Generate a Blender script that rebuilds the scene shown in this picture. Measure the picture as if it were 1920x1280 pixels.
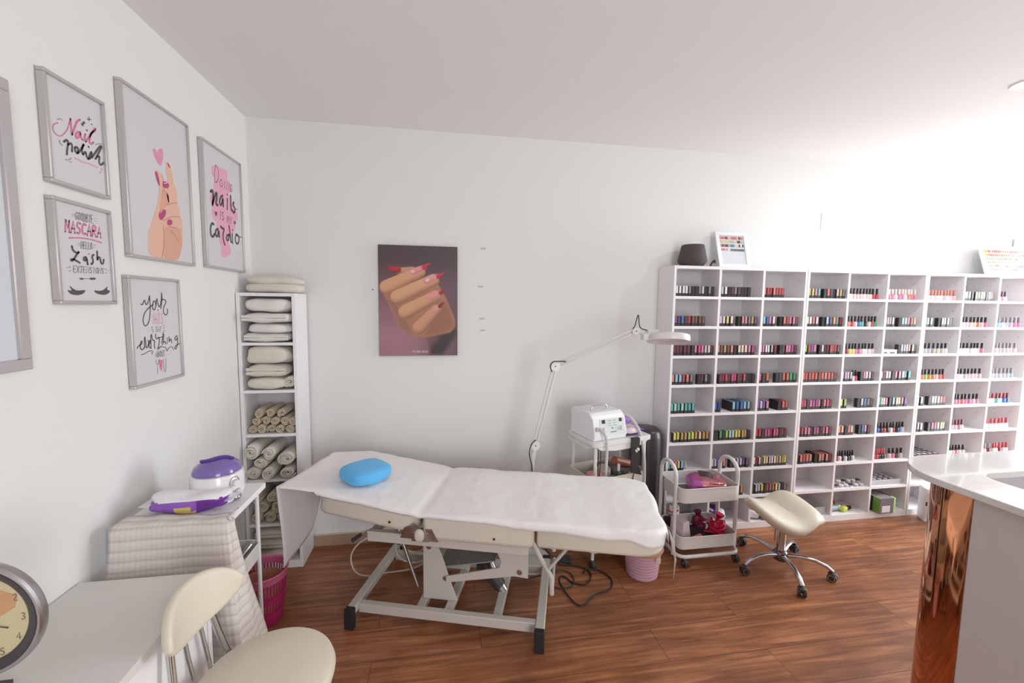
import bpy, bmesh, math, random
from mathutils import Vector, Matrix, noise
import numpy as np
PI=math.pi; R=math.radians
for o in list(bpy.data.objects): bpy.data.objects.remove(o)
SC=bpy.context.scene; COL=SC.collection
# ---------- camera ----------
_c=[[0.98704,-0.16005,0.01174],[0.16046,0.98324,-0.08654],[0.00231,0.0873,0.99618]]   # right, forward, up
cd=bpy.data.cameras.new('camera'); cam=bpy.data.objects.new('camera',cd); COL.objects.link(cam)
cd.sensor_width=36; cd.lens=36*788.9149/1920; cd.clip_start=.02
_m=Matrix(((_c[0][0],_c[2][0],-_c[1][0]),(_c[0][1],_c[2][1],-_c[1][1]),(_c[0][2],_c[2][2],-_c[1][2])))
cam.matrix_world=Matrix.Translation((1.1241,-2.7385,1.55)) @ _m.to_4x4()
SC.camera=cam
# ---------- view, world, light ----------
SC.view_settings.view_transform='Standard'; SC.view_settings.look='None'
SC.view_settings.gamma=1; SC.view_settings.use_curve_mapping=False; SC.view_settings.exposure=0.0
W=bpy.data.worlds.new('sky'); SC.world=W; W.use_nodes=True
W.node_tree.nodes['Background'].inputs[0].default_value=(.86,.93,1,1); W.node_tree.nodes['Background'].inputs[1].default_value=.6
def area(name,loc,rot,sx,sy,e,col,spread=180):
    l=bpy.data.lights.new(name,'AREA'); l.shape='RECTANGLE'; l.size=sx; l.size_y=sy; l.energy=e; l.color=col; l.spread=R(spread)
    o=bpy.data.objects.new(name,l); COL.objects.link(o); o.location=loc; o.rotation_euler=rot; return o
area('daylight_shop_window',(6.55,-.85,1.3),(0,R(90),0),2.3,1.0,106,(.93,1,1.03))
area('daylight_street_door',(2.6,-5.25,1.35),(R(90),0,0),1.5,2.2,74,(.93,1,1.02))
# ---------- helpers ----------
def lin(c): return tuple(((x/255)/12.92 if x/255<=.04045 else ((x/255+.055)/1.055)**2.4) for x in c)
MATS={}
def mat(name,rgb,rough=.5,metal=0,nz=0,scale=30,coat=0,trans=0,emit=None,bump=0,bscale=200,alpha=1,ior=1.45,sheen=0):
    if name in MATS: return MATS[name]
    m=bpy.data.materials.new(name); m.use_nodes=True; nt=m.node_tree; b=nt.nodes['Principled BSDF']
    c=lin(rgb)+(1,); b.inputs['Base Color'].default_value=c; b.inputs['Roughness'].default_value=rough; b.inputs['Metallic'].default_value=metal
    b.inputs['Coat Weight'].default_value=coat; b.inputs['Transmission Weight'].default_value=trans; b.inputs['IOR'].default_value=ior
    b.inputs['Alpha'].default_value=alpha; b.inputs['Sheen Weight'].default_value=sheen
    if emit: b.inputs['Emission Color'].default_value=c; b.inputs['Emission Strength'].default_value=emit
    if nz or bump:
        tc=nt.nodes.new('ShaderNodeTexCoord')
        if nz:
            n=nt.nodes.new('ShaderNodeTexNoise'); n.inputs['Scale'].default_value=scale; n.inputs['Detail'].default_value=4
            nt.links.new(tc.outputs['Object'],n.inputs['Vector'])
            r=nt.nodes.new('ShaderNodeMix'); r.data_type='RGBA'
            r.inputs[6].default_value=tuple(max(0,x*(1-nz)) for x in c[:3])+(1,); r.inputs[7].default_value=tuple(min(1,x*(1+nz)) for x in c[:3])+(1,)
            nt.links.new(n.outputs['Fac'],r.inputs[0]); nt.links.new(r.outputs[2],b.inputs['Base Color'])
        if bump:
            n2=nt.nodes.new('ShaderNodeTexNoise'); n2.inputs['Scale'].default_value=bscale; n2.inputs['Detail'].default_value=3
            nt.links.new(tc.outputs['Object'],n2.inputs['Vector'])
            bp=nt.nodes.new('ShaderNodeBump'); bp.inputs['Strength'].default_value=bump; bp.inputs['Distance'].default_value=.004
            nt.links.new(n2.outputs['Fac'],bp.inputs['Height']); nt.links.new(bp.outputs['Normal'],b.inputs['Normal'])
    MATS[name]=m; return m
I4=Matrix.Identity(4)
def frame_to(p0,p1):
    p0=Vector(p0); d=Vector(p1)-p0; q=d.to_track_quat('Z','Y'); return Matrix.Translation(p0)@q.to_matrix().to_4x4(), d.length
class MB:
    def __init__(s): s.v=[]; s.f=[]; s.m=[]
    def add(s,vs,fs,mi=0,M=None):
        n=len(s.v)
        s.v+= [tuple(M@Vector(p)) for p in vs] if M is not None else [tuple(p) for p in vs]
        s.f+=[tuple(i+n for i in f) for f in fs]; s.m+=[mi]*len(fs); return s
    def box(s,x0,x1,y0,y1,z0,z1,mi=0,M=None):
        return s.add([(x0,y0,z0),(x1,y0,z0),(x1,y1,z0),(x0,y1,z0),(x0,y0,z1),(x1,y0,z1),(x1,y1,z1),(x0,y1,z1)],
          [(0,3,2,1),(4,5,6,7),(0,1,5,4),(1,2,6,5),(2,3,7,6),(3,0,4,7)],mi,M)
    def prism(s,poly,h0,h1,mi=0,M=None,axis='z'):
        f={'z':lambda a,b,h:(a,b,h),'y':lambda a,b,h:(a,h,b),'x':lambda a,b,h:(h,a,b)}[axis]
        n=len(poly); vs=[f(a,b,h0) for a,b in poly]+[f(a,b,h1) for a,b in poly]
        return s.add(vs,[tuple(range(n))[::-1],tuple(range(n,2*n))]+[(i,(i+1)%n,n+(i+1)%n,n+i) for i in range(n)],mi,M)
    def lathe(s,prof,n=24,mi=0,M=None,a0=0,sy=1):
        vs=[];k=len(prof)
        for i in range(n):
            a=a0+2*PI*i/n
            for r,z in prof: vs.append((r*math.cos(a),r*math.sin(a)*sy,z))
        fs=[]
        for i in range(n):
            j=(i+1)%n
            for q in range(k-1): fs.append((i*k+q,j*k+q,j*k+q+1,i*k+q+1))
        if prof[0][0]>1e-6: fs.append(tuple(i*k for i in range(n))[::-1])
        if prof[-1][0]>1e-6: fs.append(tuple(i*k+k-1 for i in range(n)))
        return s.add(vs,fs,mi,M)
    def ring(s,prof,n=32,mi=0,M=None):   # closed profile, no caps
        vs=[];k=len(prof)
        for i in range(n):
            a=2*PI*i/n
            for r,z in prof: vs.append((r*math.cos(a),r*math.sin(a),z))
        return s.add(vs,[(i*k+q,((i+1)%n)*k+q,((i+1)%n)*k+(q+1)%k,i*k+(q+1)%k) for i in range(n) for q in range(k)],mi,M)
    def cyl(s,p0,p1,r0,r1=None,n=16,mi=0):
        M,L=frame_to(p0,p1); r1=r0 if r1 is None else r1
        return s.lathe([(r0,0),(r1,L)],n,mi,M)
    def tube(s,pts,r,n=8,mi=0,closed=False,M=None,sm=0,flat=1):
        pts=[Vector(p) for p in pts]
        for _ in range(sm): pts=chaikin(pts,closed)
        N=len(pts); vs=[]; up=None
        for i in range(N):
            if closed: t=pts[(i+1)%N]-pts[i-1]
            else: t=pts[min(i+1,N-1)]-pts[max(i-1,0)]
            t.normalize()
            if up is None:
                up=Vector((0,0,1)) if abs(t.z)<.9 else Vector((1,0,0))
            a=(up-t*up.dot(t)).normalized(); b=t.cross(a); up=a
            rr=r[i] if isinstance(r,(list,tuple)) else r
            for k in range(n):
                w=2*PI*k/n; vs.append(pts[i]+a*math.cos(w)*rr*flat+b*math.sin(w)*rr)
        fs=[(i*n+k,i*n+(k+1)%n,((i+1)%N)*n+(k+1)%n,((i+1)%N)*n+k) for i in range(N if closed else N-1) for k in range(n)]
        if not closed: fs+=[tuple(range(n))[::-1],tuple(range((N-1)*n,N*n))]
        return s.add(vs,fs,mi,M)
    def grid(s,fn,nu,nv,mi=0,M=None):
        vs=[fn(i/nu,j/nv) for i in range(nu+1) for j in range(nv+1)]
        return s.add(vs,[(i*(nv+1)+j,(i+1)*(nv+1)+j,(i+1)*(nv+1)+j+1,i*(nv+1)+j+1) for i in range(nu) for j in range(nv)],mi,M)
    def soft(s,c,h,n=10,e=4,amp=0,fr=9,seed=0,mi=0,M=None,squash=None):   # rounded, slightly lumpy block
        k=[Vector((math.tan(a*PI/4),)*3)[0] for a in [-1+2*i/n for i in range(n+1)]]
        for ax in range(3):
            for sg in (-1,1):
                def fn(u,v,ax=ax,sg=sg):
                    p=[0,0,0]; p[ax]=sg; p[(ax+1)%3]=k[round(u*n)]*sg; p[(ax+2)%3]=k[round(v*n)]
                    L=(abs(p[0])**e+abs(p[1])**e+abs(p[2])**e)**(1/e); q=Vector(p)/L
                    w=1
                    if amp:
                        nn=noise.noise(Vector((q.x*h[0]*fr+seed,q.y*h[1]*fr,q.z*h[2]*fr*2+seed*1.7)))
                        w=1+nn*amp/min(h)*.8
                    if squash: q=Vector(squash(q.x,q.y,q.z))
                    return (c[0]+q.x*h[0]*(1+(w-1)*.4),c[1]+q.y*h[1]*(1+(w-1)*.4),c[2]+q.z*h[2]*w)
                s.grid(fn,n,n,mi,M)
        return s
    def obj(s,name,mats,parent=None,loc=(0,0,0),rot=(0,0,0),bev=0,smooth=40,sub=0,weld=False,solid=0,mesh=None):
        me=bpy.data.meshes.new(name); me.from_pydata(s.v,[],s.f)
        if not isinstance(mats,(list,tuple)): mats=[mats]
        for m in mats: me.materials.append(m)
        me.polygons.foreach_set('material_index',s.m)
        bm=bmesh.new(); bm.from_mesh(me)
        if weld: bmesh.ops.remove_doubles(bm,verts=bm.verts,dist=1e-5)
        bmesh.ops.recalc_face_normals(bm,faces=bm.faces)
        if smooth:
            for f in bm.faces: f.smooth=True
            for e in bm.edges:
                if len(e.link_faces)==2 and e.calc_face_angle(0)>R(smooth): e.smooth=False
        bm.to_mesh(me); bm.free()
        o=bpy.data.objects.new(name,me); COL.objects.link(o); o.location=loc; o.rotation_euler=rot
        if parent: o.parent=parent
        if bev:
            b=o.modifiers.new('bevel','BEVEL'); b.width=bev; b.segments=2; b.limit_method='ANGLE'; b.angle_limit=R(40); b.harden_normals=False
        if sub:
            b=o.modifiers.new('sub','SUBSURF'); b.levels=sub; b.render_levels=sub
        if solid:
            b=o.modifiers.new('solid','SOLIDIFY'); b.thickness=solid; b.offset=0
        return o
def chaikin(p,closed=False):
    o=[];n=len(p)
    if not closed: o.append(p[0])
    for i in range(n if closed else n-1):
        a,b=p[i],p[(i+1)%n]; o+= [a*.75+b*.25,a*.25+b*.75]
    if not closed: o.append(p[-1])
    return o
def tag(o,label,cat,group=None,kind=None):
    o['label']=label; o['category']=cat
    if group: o['group']=group
    if kind: o['kind']=kind
    return o
def thing(name,label,cat,loc=(0,0,0),rz=0,group=None):
    o=bpy.data.objects.new(name,None); COL.objects.link(o); o.location=loc; o.rotation_euler=(0,0,rz); o.empty_display_size=.05
    return tag(o,label,cat,group)
def struct(o): o['kind']='structure'; return o
def dup(root,loc,rz,label=None,group=None):
    r=root.copy(); COL.objects.link(r); r.location=loc; r.rotation_euler=(0,0,rz)
    if label: r['label']=label
    if group: r['group']=group
    for ch in root.children:
        c=ch.copy(); COL.objects.link(c); c.parent=r
        for g in ch.children:
            d=g.copy(); COL.objects.link(d); d.parent=c
    return r
def rounded_rect(x0,x1,y0,y1,r,n=5):
    P=[]
    for cx,cy,a in ((x1-r,y1-r,0),(x0+r,y1-r,90),(x0+r,y0+r,180),(x1-r,y0+r,270)):
        for i in range(n+1):
            w=R(a+90*i/n); P.append((cx+r*math.cos(w),cy+r*math.sin(w)))
    return P
# common materials
M_white=mat('white_laminate',(243,238,239),.45,nz=.015)
M_wlac=mat('white_lacquered_metal',(226,222,220),.35,coat=.2)
M_cream=mat('cream_vinyl',(222,212,193),.42,bump=.15,bscale=300)
M_bedvinyl=mat('ivory_upholstery',(214,203,190),.5,bump=.2,bscale=260)
M_chrome=mat('chrome',(205,205,208),.13,1)
M_alu=mat('brushed_silver',(186,182,184),.32,1,nz=.05,scale=60)
M_black=mat('black_plastic',(46,41,43),.45)
M_dark=mat('dark_grey_plastic',(66,60,61),.5)
M_rubber=mat('black_rubber',(40,36,38),.7)
M_paper=mat('white_paper_sheet',(240,235,234),.75,bump=.45,bscale=38)
M_towel=mat('cream_cotton_terry',(226,217,204),.95,nz=.03,scale=40,bump=.6,bscale=350,sheen=.3)
M_towel2=mat('beige_cotton_terry',(205,188,164),.95,nz=.05,scale=40,bump=.7,bscale=350,sheen=.3)
M_towelw=mat('white_cotton_linen',(232,226,221),.95,nz=.02,scale=40,bump=.5,bscale=250,sheen=.2)
M_grey=mat('grey_paint',(196,190,186),.4)
ART={
'your':[('s','ink',4,[(-968,1537),(-959,1533),(-946,1557),(-942,1534),(-931,1536),(-918,1569)]),
('s','ink',4,[(-918,1569),(-917,1517),(-929,1468),(-950,1451),(-964,1467),(-955,1501),(-930,1521),(-905,1533)]),
('s','ink',4,[(-905,1533),(-895,1552),(-886,1544),(-885,1525),(-899,1511),(-906,1525),(-901,1536)]),
('s','ink',4,[(-885,1530),(-877,1566),(-872,1533),(-863,1522),(-851,1552),(-847,1581)]),
('s','ink',4,[(-847,1581),(-845,1555),(-857,1519)]),
('s','ink',4,[(-851,1552),(-836,1558),(-819,1547),(-834,1533),(-842,1516),(-841,1499),(-829,1491),(-814,1504),(-818,1518)]),
('text','pale',4,[(-908,1501),(-845,1502),(-845,1460),(-912,1462)],'NAILS'),
('f','pink',0,[(-880,1516),(-876,1517),(-874,1514),(-870,1517),(-867,1515),(-875,1508)]),
('text','grey',2.5,[(-894,1449),(-861,1448),(-861,1427),(-896,1428)],'SAY'),
('s','ink',2.5,[(-919,1449),(-911,1446)]),
('s','ink',2.5,[(-918,1439),(-910,1439)]),
('s','ink',2.5,[(-915,1429),(-907,1432)]),
('s','ink',2.5,[(-843,1453),(-849,1449)]),
('s','ink',2.5,[(-842,1442),(-849,1441)]),
('s','ink',2.5,[(-843,1430),(-848,1432)]),
('s','ink',4,[(-1002,1375),(-992,1385),(-976,1388),(-973,1401),(-981,1397),(-987,1379),(-979,1365),(-963,1374)]),
('s','ink',4,[(-963,1374),(-962,1400),(-957,1419),(-955,1389),(-954,1367),(-938,1385),(-941,1399)]),
('s','ink',4,[(-943,1382),(-928,1392),(-929,1400),(-936,1393),(-939,1374),(-928,1367)]),
('s','ink',4,[(-928,1367),(-925,1419),(-919,1421),(-918,1397),(-903,1397),(-909,1379),(-906,1365)]),
('s','ink',4,[(-897,1420),(-898,1406),(-889,1400),(-875,1410),(-880,1377),(-892,1359),(-882,1363),(-868,1370)]),
('s','ink',4,[(-884,1404),(-858,1406)]),
('s','ink',4,[(-850,1425),(-864,1381),(-859,1375)]),
('s','ink',4,[(-848,1416),(-857,1377),(-845,1390),(-839,1376)]),
('s','ink',4,[(-828,1401),(-830,1377)]),
('s','ink',4,[(-817,1403),(-818,1379),(-806,1399),(-801,1378)]),
('s','ink',4,[(-763,1404),(-778,1400),(-780,1385),(-765,1389),(-761,1404),(-764,1365),(-778,1346),(-787,1359),(-752,1370)]),
('s','ink',2.5,[(-984,1349),(-965,1350),(-937,1360),(-917,1355),(-926,1345)]),
('s','ink',2.5,[(-866,1367),(-841,1364),(-834,1343),(-830,1354),(-804,1366),(-792,1347)]),
('text','grey',3,[(-903,1354),(-847,1350),(-848,1326),(-905,1330)],'ABOUT'),
('s','grey',3,[(-906,1318),(-896,1294),(-884,1318)]),
('s','grey',3,[(-896,1294),(-899,1264)]),
('s','grey',3,[(-858,1317),(-860,1283),(-855,1261),(-847,1275),(-845,1318)]),
('f','pink',0,[(-888,1313),(-884,1318),(-875,1314),(-867,1317),(-865,1307),(-876,1263),(-884,1292)])],
'mascara':[('text','grey',3,[(-1225,1818),(-1158,1821),(-1160,1795),(-1229,1794)],'GOODBYE'),
('s','grey',2,[(-1239,1809),(-1229,1809)]),
('s','grey',2,[(-1238,1803),(-1230,1805)]),
('s','grey',2,[(-1154,1811),(-1144,1814)]),
('s','grey',2,[(-1155,1805),(-1146,1804)]),
('text','pink',6,[(-1265,1788),(-1126,1790),(-1131,1754),(-1269,1751)],'MASCARA'),
('s','pink',4,[(-1254,1735),(-1219,1741),(-1177,1743),(-1132,1738)]),
('text','grey',3,[(-1213,1730),(-1169,1732),(-1172,1710),(-1216,1709)],'HELLO'),
('s','grey',2,[(-1224,1724),(-1216,1723)]),
('s','grey',2,[(-1226,1716),(-1218,1718)]),
('s','grey',2,[(-1166,1725),(-1157,1729)]),
('s','grey',2,[(-1168,1718),(-1160,1718)]),
('s','ink',6,[(-1247,1712),(-1245,1699),(-1231,1692),(-1220,1700),(-1232,1689),(-1244,1672),(-1253,1666),(-1254,1672),(-1244,1673),(-1223,1664)]),
('s','ink',6,[(-1198,1684),(-1206,1683),(-1208,1673),(-1200,1673),(-1196,1684),(-1194,1661)]),
('s','ink',6,[(-1168,1695),(-1176,1689),(-1171,1677),(-1175,1666),(-1181,1664)]),
('s','ink',6,[(-1153,1708),(-1155,1674),(-1152,1689),(-1143,1690),(-1141,1670),(-1132,1669),(-1128,1684)]),
('f','pink',0,[(-1189,1698),(-1186,1697),(-1183,1699),(-1182,1696),(-1186,1691)]),
('text','grey',3,[(-1248,1653),(-1127,1655),(-1131,1637),(-1251,1633)],'EXTENSIONS'),
('s','grey',2.5,[(-1271,1645),(-1267,1645)]),
('s','grey',2.5,[(-1261,1650),(-1258,1646)]),
('s','grey',2.5,[(-1262,1635),(-1258,1638)]),
('s','grey',2.5,[(-1123,1653),(-1119,1650)]),
('s','grey',2.5,[(-1124,1639),(-1120,1642)]),
('s','grey',2.5,[(-1112,1649),(-1108,1649)]),
('f','ink',0,[(-1230,1616),(-1222,1619),(-1210,1616),(-1218,1612),(-1228,1613)]),
('f','ink',0,[(-1192,1617),(-1188,1621),(-1168,1622),(-1166,1618),(-1171,1615),(-1188,1614)]),
('s','ink',2,[(-1211,1616),(-1191,1617)]),
('f','ink',0,[(-1274,1580),(-1264,1577),(-1259,1579),(-1268,1595),(-1251,1580),(-1233,1578),(-1208,1582),(-1218,1569),(-1237,1564),(-1259,1565),(-1271,1572)]),
('f','ink',0,[(-1178,1582),(-1159,1579),(-1137,1583),(-1116,1599),(-1126,1584),(-1109,1582),(-1119,1572),(-1138,1566),(-1163,1570),(-1173,1575)])],
'nail':[('s','pink',3,[(-1262,2064),(-1279,2053),(-1281,2036),(-1271,2027),(-1256,2028),(-1243,2041),(-1229,2060),(-1217,2095)]),
('s','pink',6,[(-1217,2095),(-1217,2071),(-1216,2048)]),
('s','pink',6,[(-1216,2048),(-1206,2069),(-1196,2094),(-1182,2106)]),
('s','pink',6,[(-1185,2068),(-1196,2064),(-1204,2049),(-1200,2043),(-1189,2053),(-1184,2069),(-1184,2052),(-1177,2047)]),
('s','pink',6,[(-1166,2069),(-1171,2051),(-1166,2046)]),
('s','pink',6,[(-1160,2084),(-1157,2083)]),
('s','pink',6,[(-1166,2046),(-1145,2075),(-1124,2105),(-1122,2099),(-1133,2089),(-1144,2081),(-1151,2058),(-1152,2047),(-1143,2047),(-1136,2055)]),
('s','ink',6,[(-1247,2016),(-1236,2027),(-1231,2022),(-1237,2000),(-1240,1982)]),
('s','ink',6,[(-1233,2013),(-1223,2022),(-1218,2017),(-1221,1997)]),
('s','ink',6,[(-1209,2013),(-1200,2019),(-1197,2010),(-1202,1998),(-1210,2002),(-1209,2013)]),
('s','ink',6,[(-1202,1998),(-1191,2009),(-1183,2022),(-1173,2036),(-1178,2033),(-1185,2011),(-1181,2002)]),
('s','ink',6,[(-1181,2002),(-1169,2017),(-1168,2001),(-1162,1994)]),
('s','ink',6,[(-1162,1994),(-1145,2028),(-1148,2007),(-1157,1997)]),
('s','ink',6,[(-1147,2004),(-1132,2024),(-1110,2053),(-1102,2055),(-1112,2038),(-1125,2017),(-1133,2004)]),
('s','ink',6,[(-1126,2013),(-1113,2021),(-1120,2000),(-1114,1989),(-1095,2008)]),
('s','ink',5,[(-1158,2035),(-1156,2033)]),
('s','ink',3,[(-1179,2095),(-1164,2103)]),
('s','ink',3,[(-1171,2105),(-1172,2091)]),
('s','ink',3,[(-1177,2091),(-1165,2107)]),
('s','ink',3,[(-1155,2119),(-1141,2124)]),
('s','ink',3,[(-1147,2128),(-1148,2116)]),
('s','ink',3,[(-1140,2110),(-1135,2110)]),
('s','pale',3,[(-1212,1983),(-1208,1978),(-1206,1983),(-1202,1977),(-1197,1984),(-1196,1976),(-1189,1983),(-1186,1975),(-1180,1983),(-1177,1974),(-1172,1984),(-1166,1977),(-1160,1985),(-1157,1976),(-1149,1985),(-1145,1976),(-1138,1985),(-1134,1976),(-1126,1982)]),
('s','pale',4,[(-1111,1981),(-1107,1977),(-1119,1964)]),
('s','grey',2.5,[(-1263,2073),(-1253,2080),(-1245,2077)]),
('s','grey',2.5,[(-1261,2016),(-1261,2008),(-1252,2004)]),
('s','grey',2.5,[(-1246,1966),(-1236,1966),(-1225,1977)]),
('s','grey',2.5,[(-1127,2051),(-1115,2059),(-1102,2062)]),
('s','grey',2.5,[(-1234,1962),(-1224,1966)])],
'cardio':[('f','pale',0,[(-428,2193),(-407,2213),(-344,2223),(-269,2229),(-262,2206),(-286,2182),(-235,2175),(-225,2139),(-271,2115),(-248,2077),(-183,2039),(-173,2001),(-203,1982),(-207,1937),(-275,1883),(-295,1854),(-266,1832),(-265,1802),(-345,1769),(-374,1793),(-353,1821),(-386,1849),(-380,1875),(-401,1904),(-394,1938),(-438,1962),(-442,1996),(-418,2010),(-450,2034),(-452,2053),(-411,2091),(-408,2124),(-398,2150),(-422,2171)]),
('s','ink',3,[(-383,2222),(-399,2178),(-399,2132),(-375,2141),(-356,2178),(-362,2213),(-383,2222)]),
('text','ink',3,[(-351,2166),(-214,2170),(-226,2126),(-357,2125)],'OING'),
('s','ink',15,[(-442,2079),(-420,2091),(-420,2057),(-431,2017)]),
('s','ink',15,[(-428,2027),(-406,2065),(-384,2094),(-387,2057),(-401,2030),(-382,2028)]),
('s','ink',13,[(-328,2088),(-358,2068),(-363,2034),(-341,2039),(-326,2084),(-327,2034)]),
('s','ink',13,[(-281,2082),(-287,2030)]),
('s','ink',13,[(-245,2108),(-248,2034),(-230,2034)]),
('s','ink',13,[(-212,2081),(-227,2065),(-201,2053),(-208,2028),(-226,2026)]),
('s','ink',5,[(-201,2049),(-176,2052)]),
('s','ink',9,[(-280,2108),(-280,2103)]),
('text','ink',4,[(-368,2004),(-322,2006),(-326,1963),(-372,1961)],'IS'),
('text','ink',4,[(-297,1994),(-238,1997),(-241,1959),(-300,1960)],'MY'),
('f','ink',0,[(-416,1990),(-408,1993),(-403,1989),(-394,1995),(-388,1990),(-401,1965)]),
('f','ink',0,[(-226,1980),(-216,1982),(-211,1979),(-204,1984),(-199,1979),(-211,1959)]),
('s','ink',12,[(-426,1926),(-444,1931),(-460,1902),(-458,1867),(-440,1862),(-423,1881)]),
('s','ink',12,[(-389,1910),(-412,1901),(-416,1874),(-396,1870),(-383,1911),(-380,1873)]),
('s','ink',12,[(-362,1928),(-348,1920),(-324,1922),(-347,1889),(-337,1852),(-329,1841)]),
('s','ink',12,[(-280,1899),(-304,1893),(-311,1869),(-289,1868),(-278,1900)]),
('s','ink',12,[(-276,1947),(-268,1905),(-261,1863)]),
('s','ink',12,[(-244,1909),(-246,1861)]),
('s','ink',8,[(-240,1932),(-240,1927)]),
('s','ink',10,[(-199,1916),(-218,1887),(-204,1862),(-177,1871),(-167,1908),(-199,1916)]),
('s','ink',4,[(-196,1908),(-172,1905),(-141,1907)])],
'hand':[('f','skin',0,[(-905,1715),(-908,1769),(-901,1804),(-891,1828),(-863,1879),(-835,1935),(-820,1996),(-832,2028),(-844,2054),(-829,2062),(-806,2054),(-792,2039),(-797,2026),(-762,2032),(-770,2045),(-774,2107),(-767,2114),(-751,2110),(-740,2094),(-728,2049),(-726,2029),(-707,2014),(-712,1963),(-697,1946),(-696,1913),(-681,1890),(-688,1800),(-711,1751),(-729,1714)]),
('f','skin2',0,[(-802,2001),(-763,1983),(-763,1951),(-786,1934),(-813,1908),(-840,1880),(-820,1938),(-810,1980)]),
('f','skin2',0,[(-809,1854),(-708,1856),(-687,1817),(-695,1774),(-728,1717),(-831,1719),(-813,1779)]),
('f','paper',0,[(-781,1991),(-766,1983),(-766,1951),(-772,1949)]),
('f','nailc',0,[(-844,2055),(-830,2055),(-820,2031),(-817,2001),(-829,2009),(-839,2033)]),
('f','nailc',0,[(-767,2114),(-753,2110),(-741,2094),(-756,2095)]),
('f','nailc',0,[(-801,2027),(-777,2033),(-759,2028),(-762,2012),(-783,2003),(-801,2005)]),
('f','nailc',0,[(-800,1919),(-787,1914),(-795,1891),(-826,1865),(-840,1884),(-827,1904)]),
('f','nailc',0,[(-765,1886),(-750,1881),(-754,1864),(-781,1856),(-789,1866),(-782,1879)]),
('f','pinkb',0,[(-848,2136),(-839,2141),(-828,2137),(-820,2129),(-813,2144),(-800,2155),(-788,2157),(-784,2147),(-788,2118),(-804,2080),(-826,2094),(-839,2109)]),
('s','line',1.6,[(-806,2054),(-792,2039),(-800,2021),(-800,2002),(-788,1989),(-769,1982),(-766,1951)]),
('s','line',1.6,[(-783,1937),(-746,1954),(-709,1964)]),
('s','line',1.6,[(-814,1868),(-778,1888),(-744,1901),(-700,1905)]),
('s','line',1.6,[(-775,1856),(-749,1854),(-722,1858),(-699,1847)]),
('s','line',1.6,[(-813,1850),(-810,1815),(-817,1766),(-832,1721)]),
('s','line',1.6,[(-769,1841),(-744,1829),(-714,1796)]),
('f','glint',0,[(-830,1895),(-816,1910),(-810,1912),(-823,1899)]),
('f','glint',0,[(-795,2022),(-771,2031),(-768,2028),(-794,2019)])],
}
# ---------- the room ----------
H=2.6105; XR=6.6; YF=-5.3
M_wall=mat('matt_white_wall',(234,232,230),.9,nz=.012,scale=3,bump=.05,bscale=120)
M_ceil=mat('matt_white_ceiling',(242,239,239),.95,nz=.01,scale=2)
def wallmesh(name,boxes,m):
    b=MB()
    for q in boxes: b.box(*q)
    return struct(b.obj(name,m,smooth=0))
wallmesh('wall_left',[(-.15,0,YF-.15,.15,-.15,H+.15)],M_wall)
wallmesh('wall_back',[(0,XR,0,.15,-.15,H+.15)],M_wall)
wallmesh('wall_right',[(XR,XR+.15,YF-.15,-1.4,-.15,H+.15),(XR,XR+.15,-.3,.15,-.15,H+.15),(XR,XR+.15,-1.4,-.3,-.15,.12),(XR,XR+.15,-1.4,-.3,2.47,H+.15)],M_wall)
wallmesh('wall_front',[(0,1.8,YF-.15,YF,-.15,H+.15),(3.4,XR,YF-.15,YF,-.15,H+.15),(1.8,3.4,YF-.15,YF,-.15,0.2),(1.8,3.4,YF-.15,YF,2.47,H+.15)],M_wall)
wallmesh('ceiling',[(-.15,XR+.15,YF-.15,.15,H,H+.15)],M_ceil)
b=MB()
for y in (-1.4,-.35): b.box(XR+.04,XR+.10,y,y+.05,.12,2.47)
for z in (.12,2.42): b.box(XR+.04,XR+.10,-1.35,-.35,z,z+.05)
struct(b.obj('window_1',mat('window_frame_white',(225,225,225),.4),bev=.003))
# floor: oak-look laminate planks running along the back wall
mf=bpy.data.materials.new('warm_brown_laminate'); mf.use_nodes=True; nt=mf.node_tree; N=nt.nodes; L=nt.links; P=N['Principled BSDF']
tc=N.new('ShaderNodeTexCoord'); mp=N.new('ShaderNodeMapping'); mp.inputs['Rotation'].default_value=(0,0,0); L.new(tc.outputs['Object'],mp.inputs['Vector'])
br=N.new('ShaderNodeTexBrick'); br.offset=.37; br.offset_frequency=2; br.inputs['Scale'].default_value=1; br.inputs['Brick Width'].default_value=1.29; br.inputs['Row Height'].default_value=.193
br.inputs['Mortar Size'].default_value=.0012; br.inputs['Mortar Smooth'].default_value=.2; br.inputs['Bias'].default_value=0
br.inputs['Color1'].default_value=(.3,.3,.3,1); br.inputs['Color2'].default_value=(.75,.75,.75,1); br.inputs['Mortar'].default_value=(0,0,0,1); L.new(mp.outputs['Vector'],br.inputs['Vector'])
mp2=N.new('ShaderNodeMapping'); mp2.inputs['Scale'].default_value=(1.6,22,1); L.new(tc.outputs['Object'],mp2.inputs['Vector'])
av=N.new('ShaderNodeVectorMath'); av.operation='ADD'; L.new(mp2.outputs['Vector'],av.inputs[0])
sc=N.new('ShaderNodeVectorMath'); sc.operation='SCALE'; sc.inputs['Scale'].default_value=13; L.new(br.outputs['Color'],sc.inputs[0]); L.new(sc.outputs['Vector'],av.inputs[1])
n1=N.new('ShaderNodeTexNoise'); n1.inputs['Scale'].default_value=1.6; n1.inputs['Detail'].default_value=8; n1.inputs['Roughness'].default_value=.62; n1.inputs['Distortion'].default_value=.5; L.new(av.outputs['Vector'],n1.inputs['Vector'])
n2=N.new('ShaderNodeTexNoise'); n2.inputs['Scale'].default_value=3.2; n2.inputs['Detail'].default_value=3; L.new(tc.outputs['Object'],n2.inputs['Vector'])
cr=N.new('ShaderNodeValToRGB'); e=cr.color_ramp.elements
e[0].position=.28; e[0].color=lin((124,76,49))+(1,); e[1].position=.72; e[1].color=lin((200,138,96))+(1,)
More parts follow.
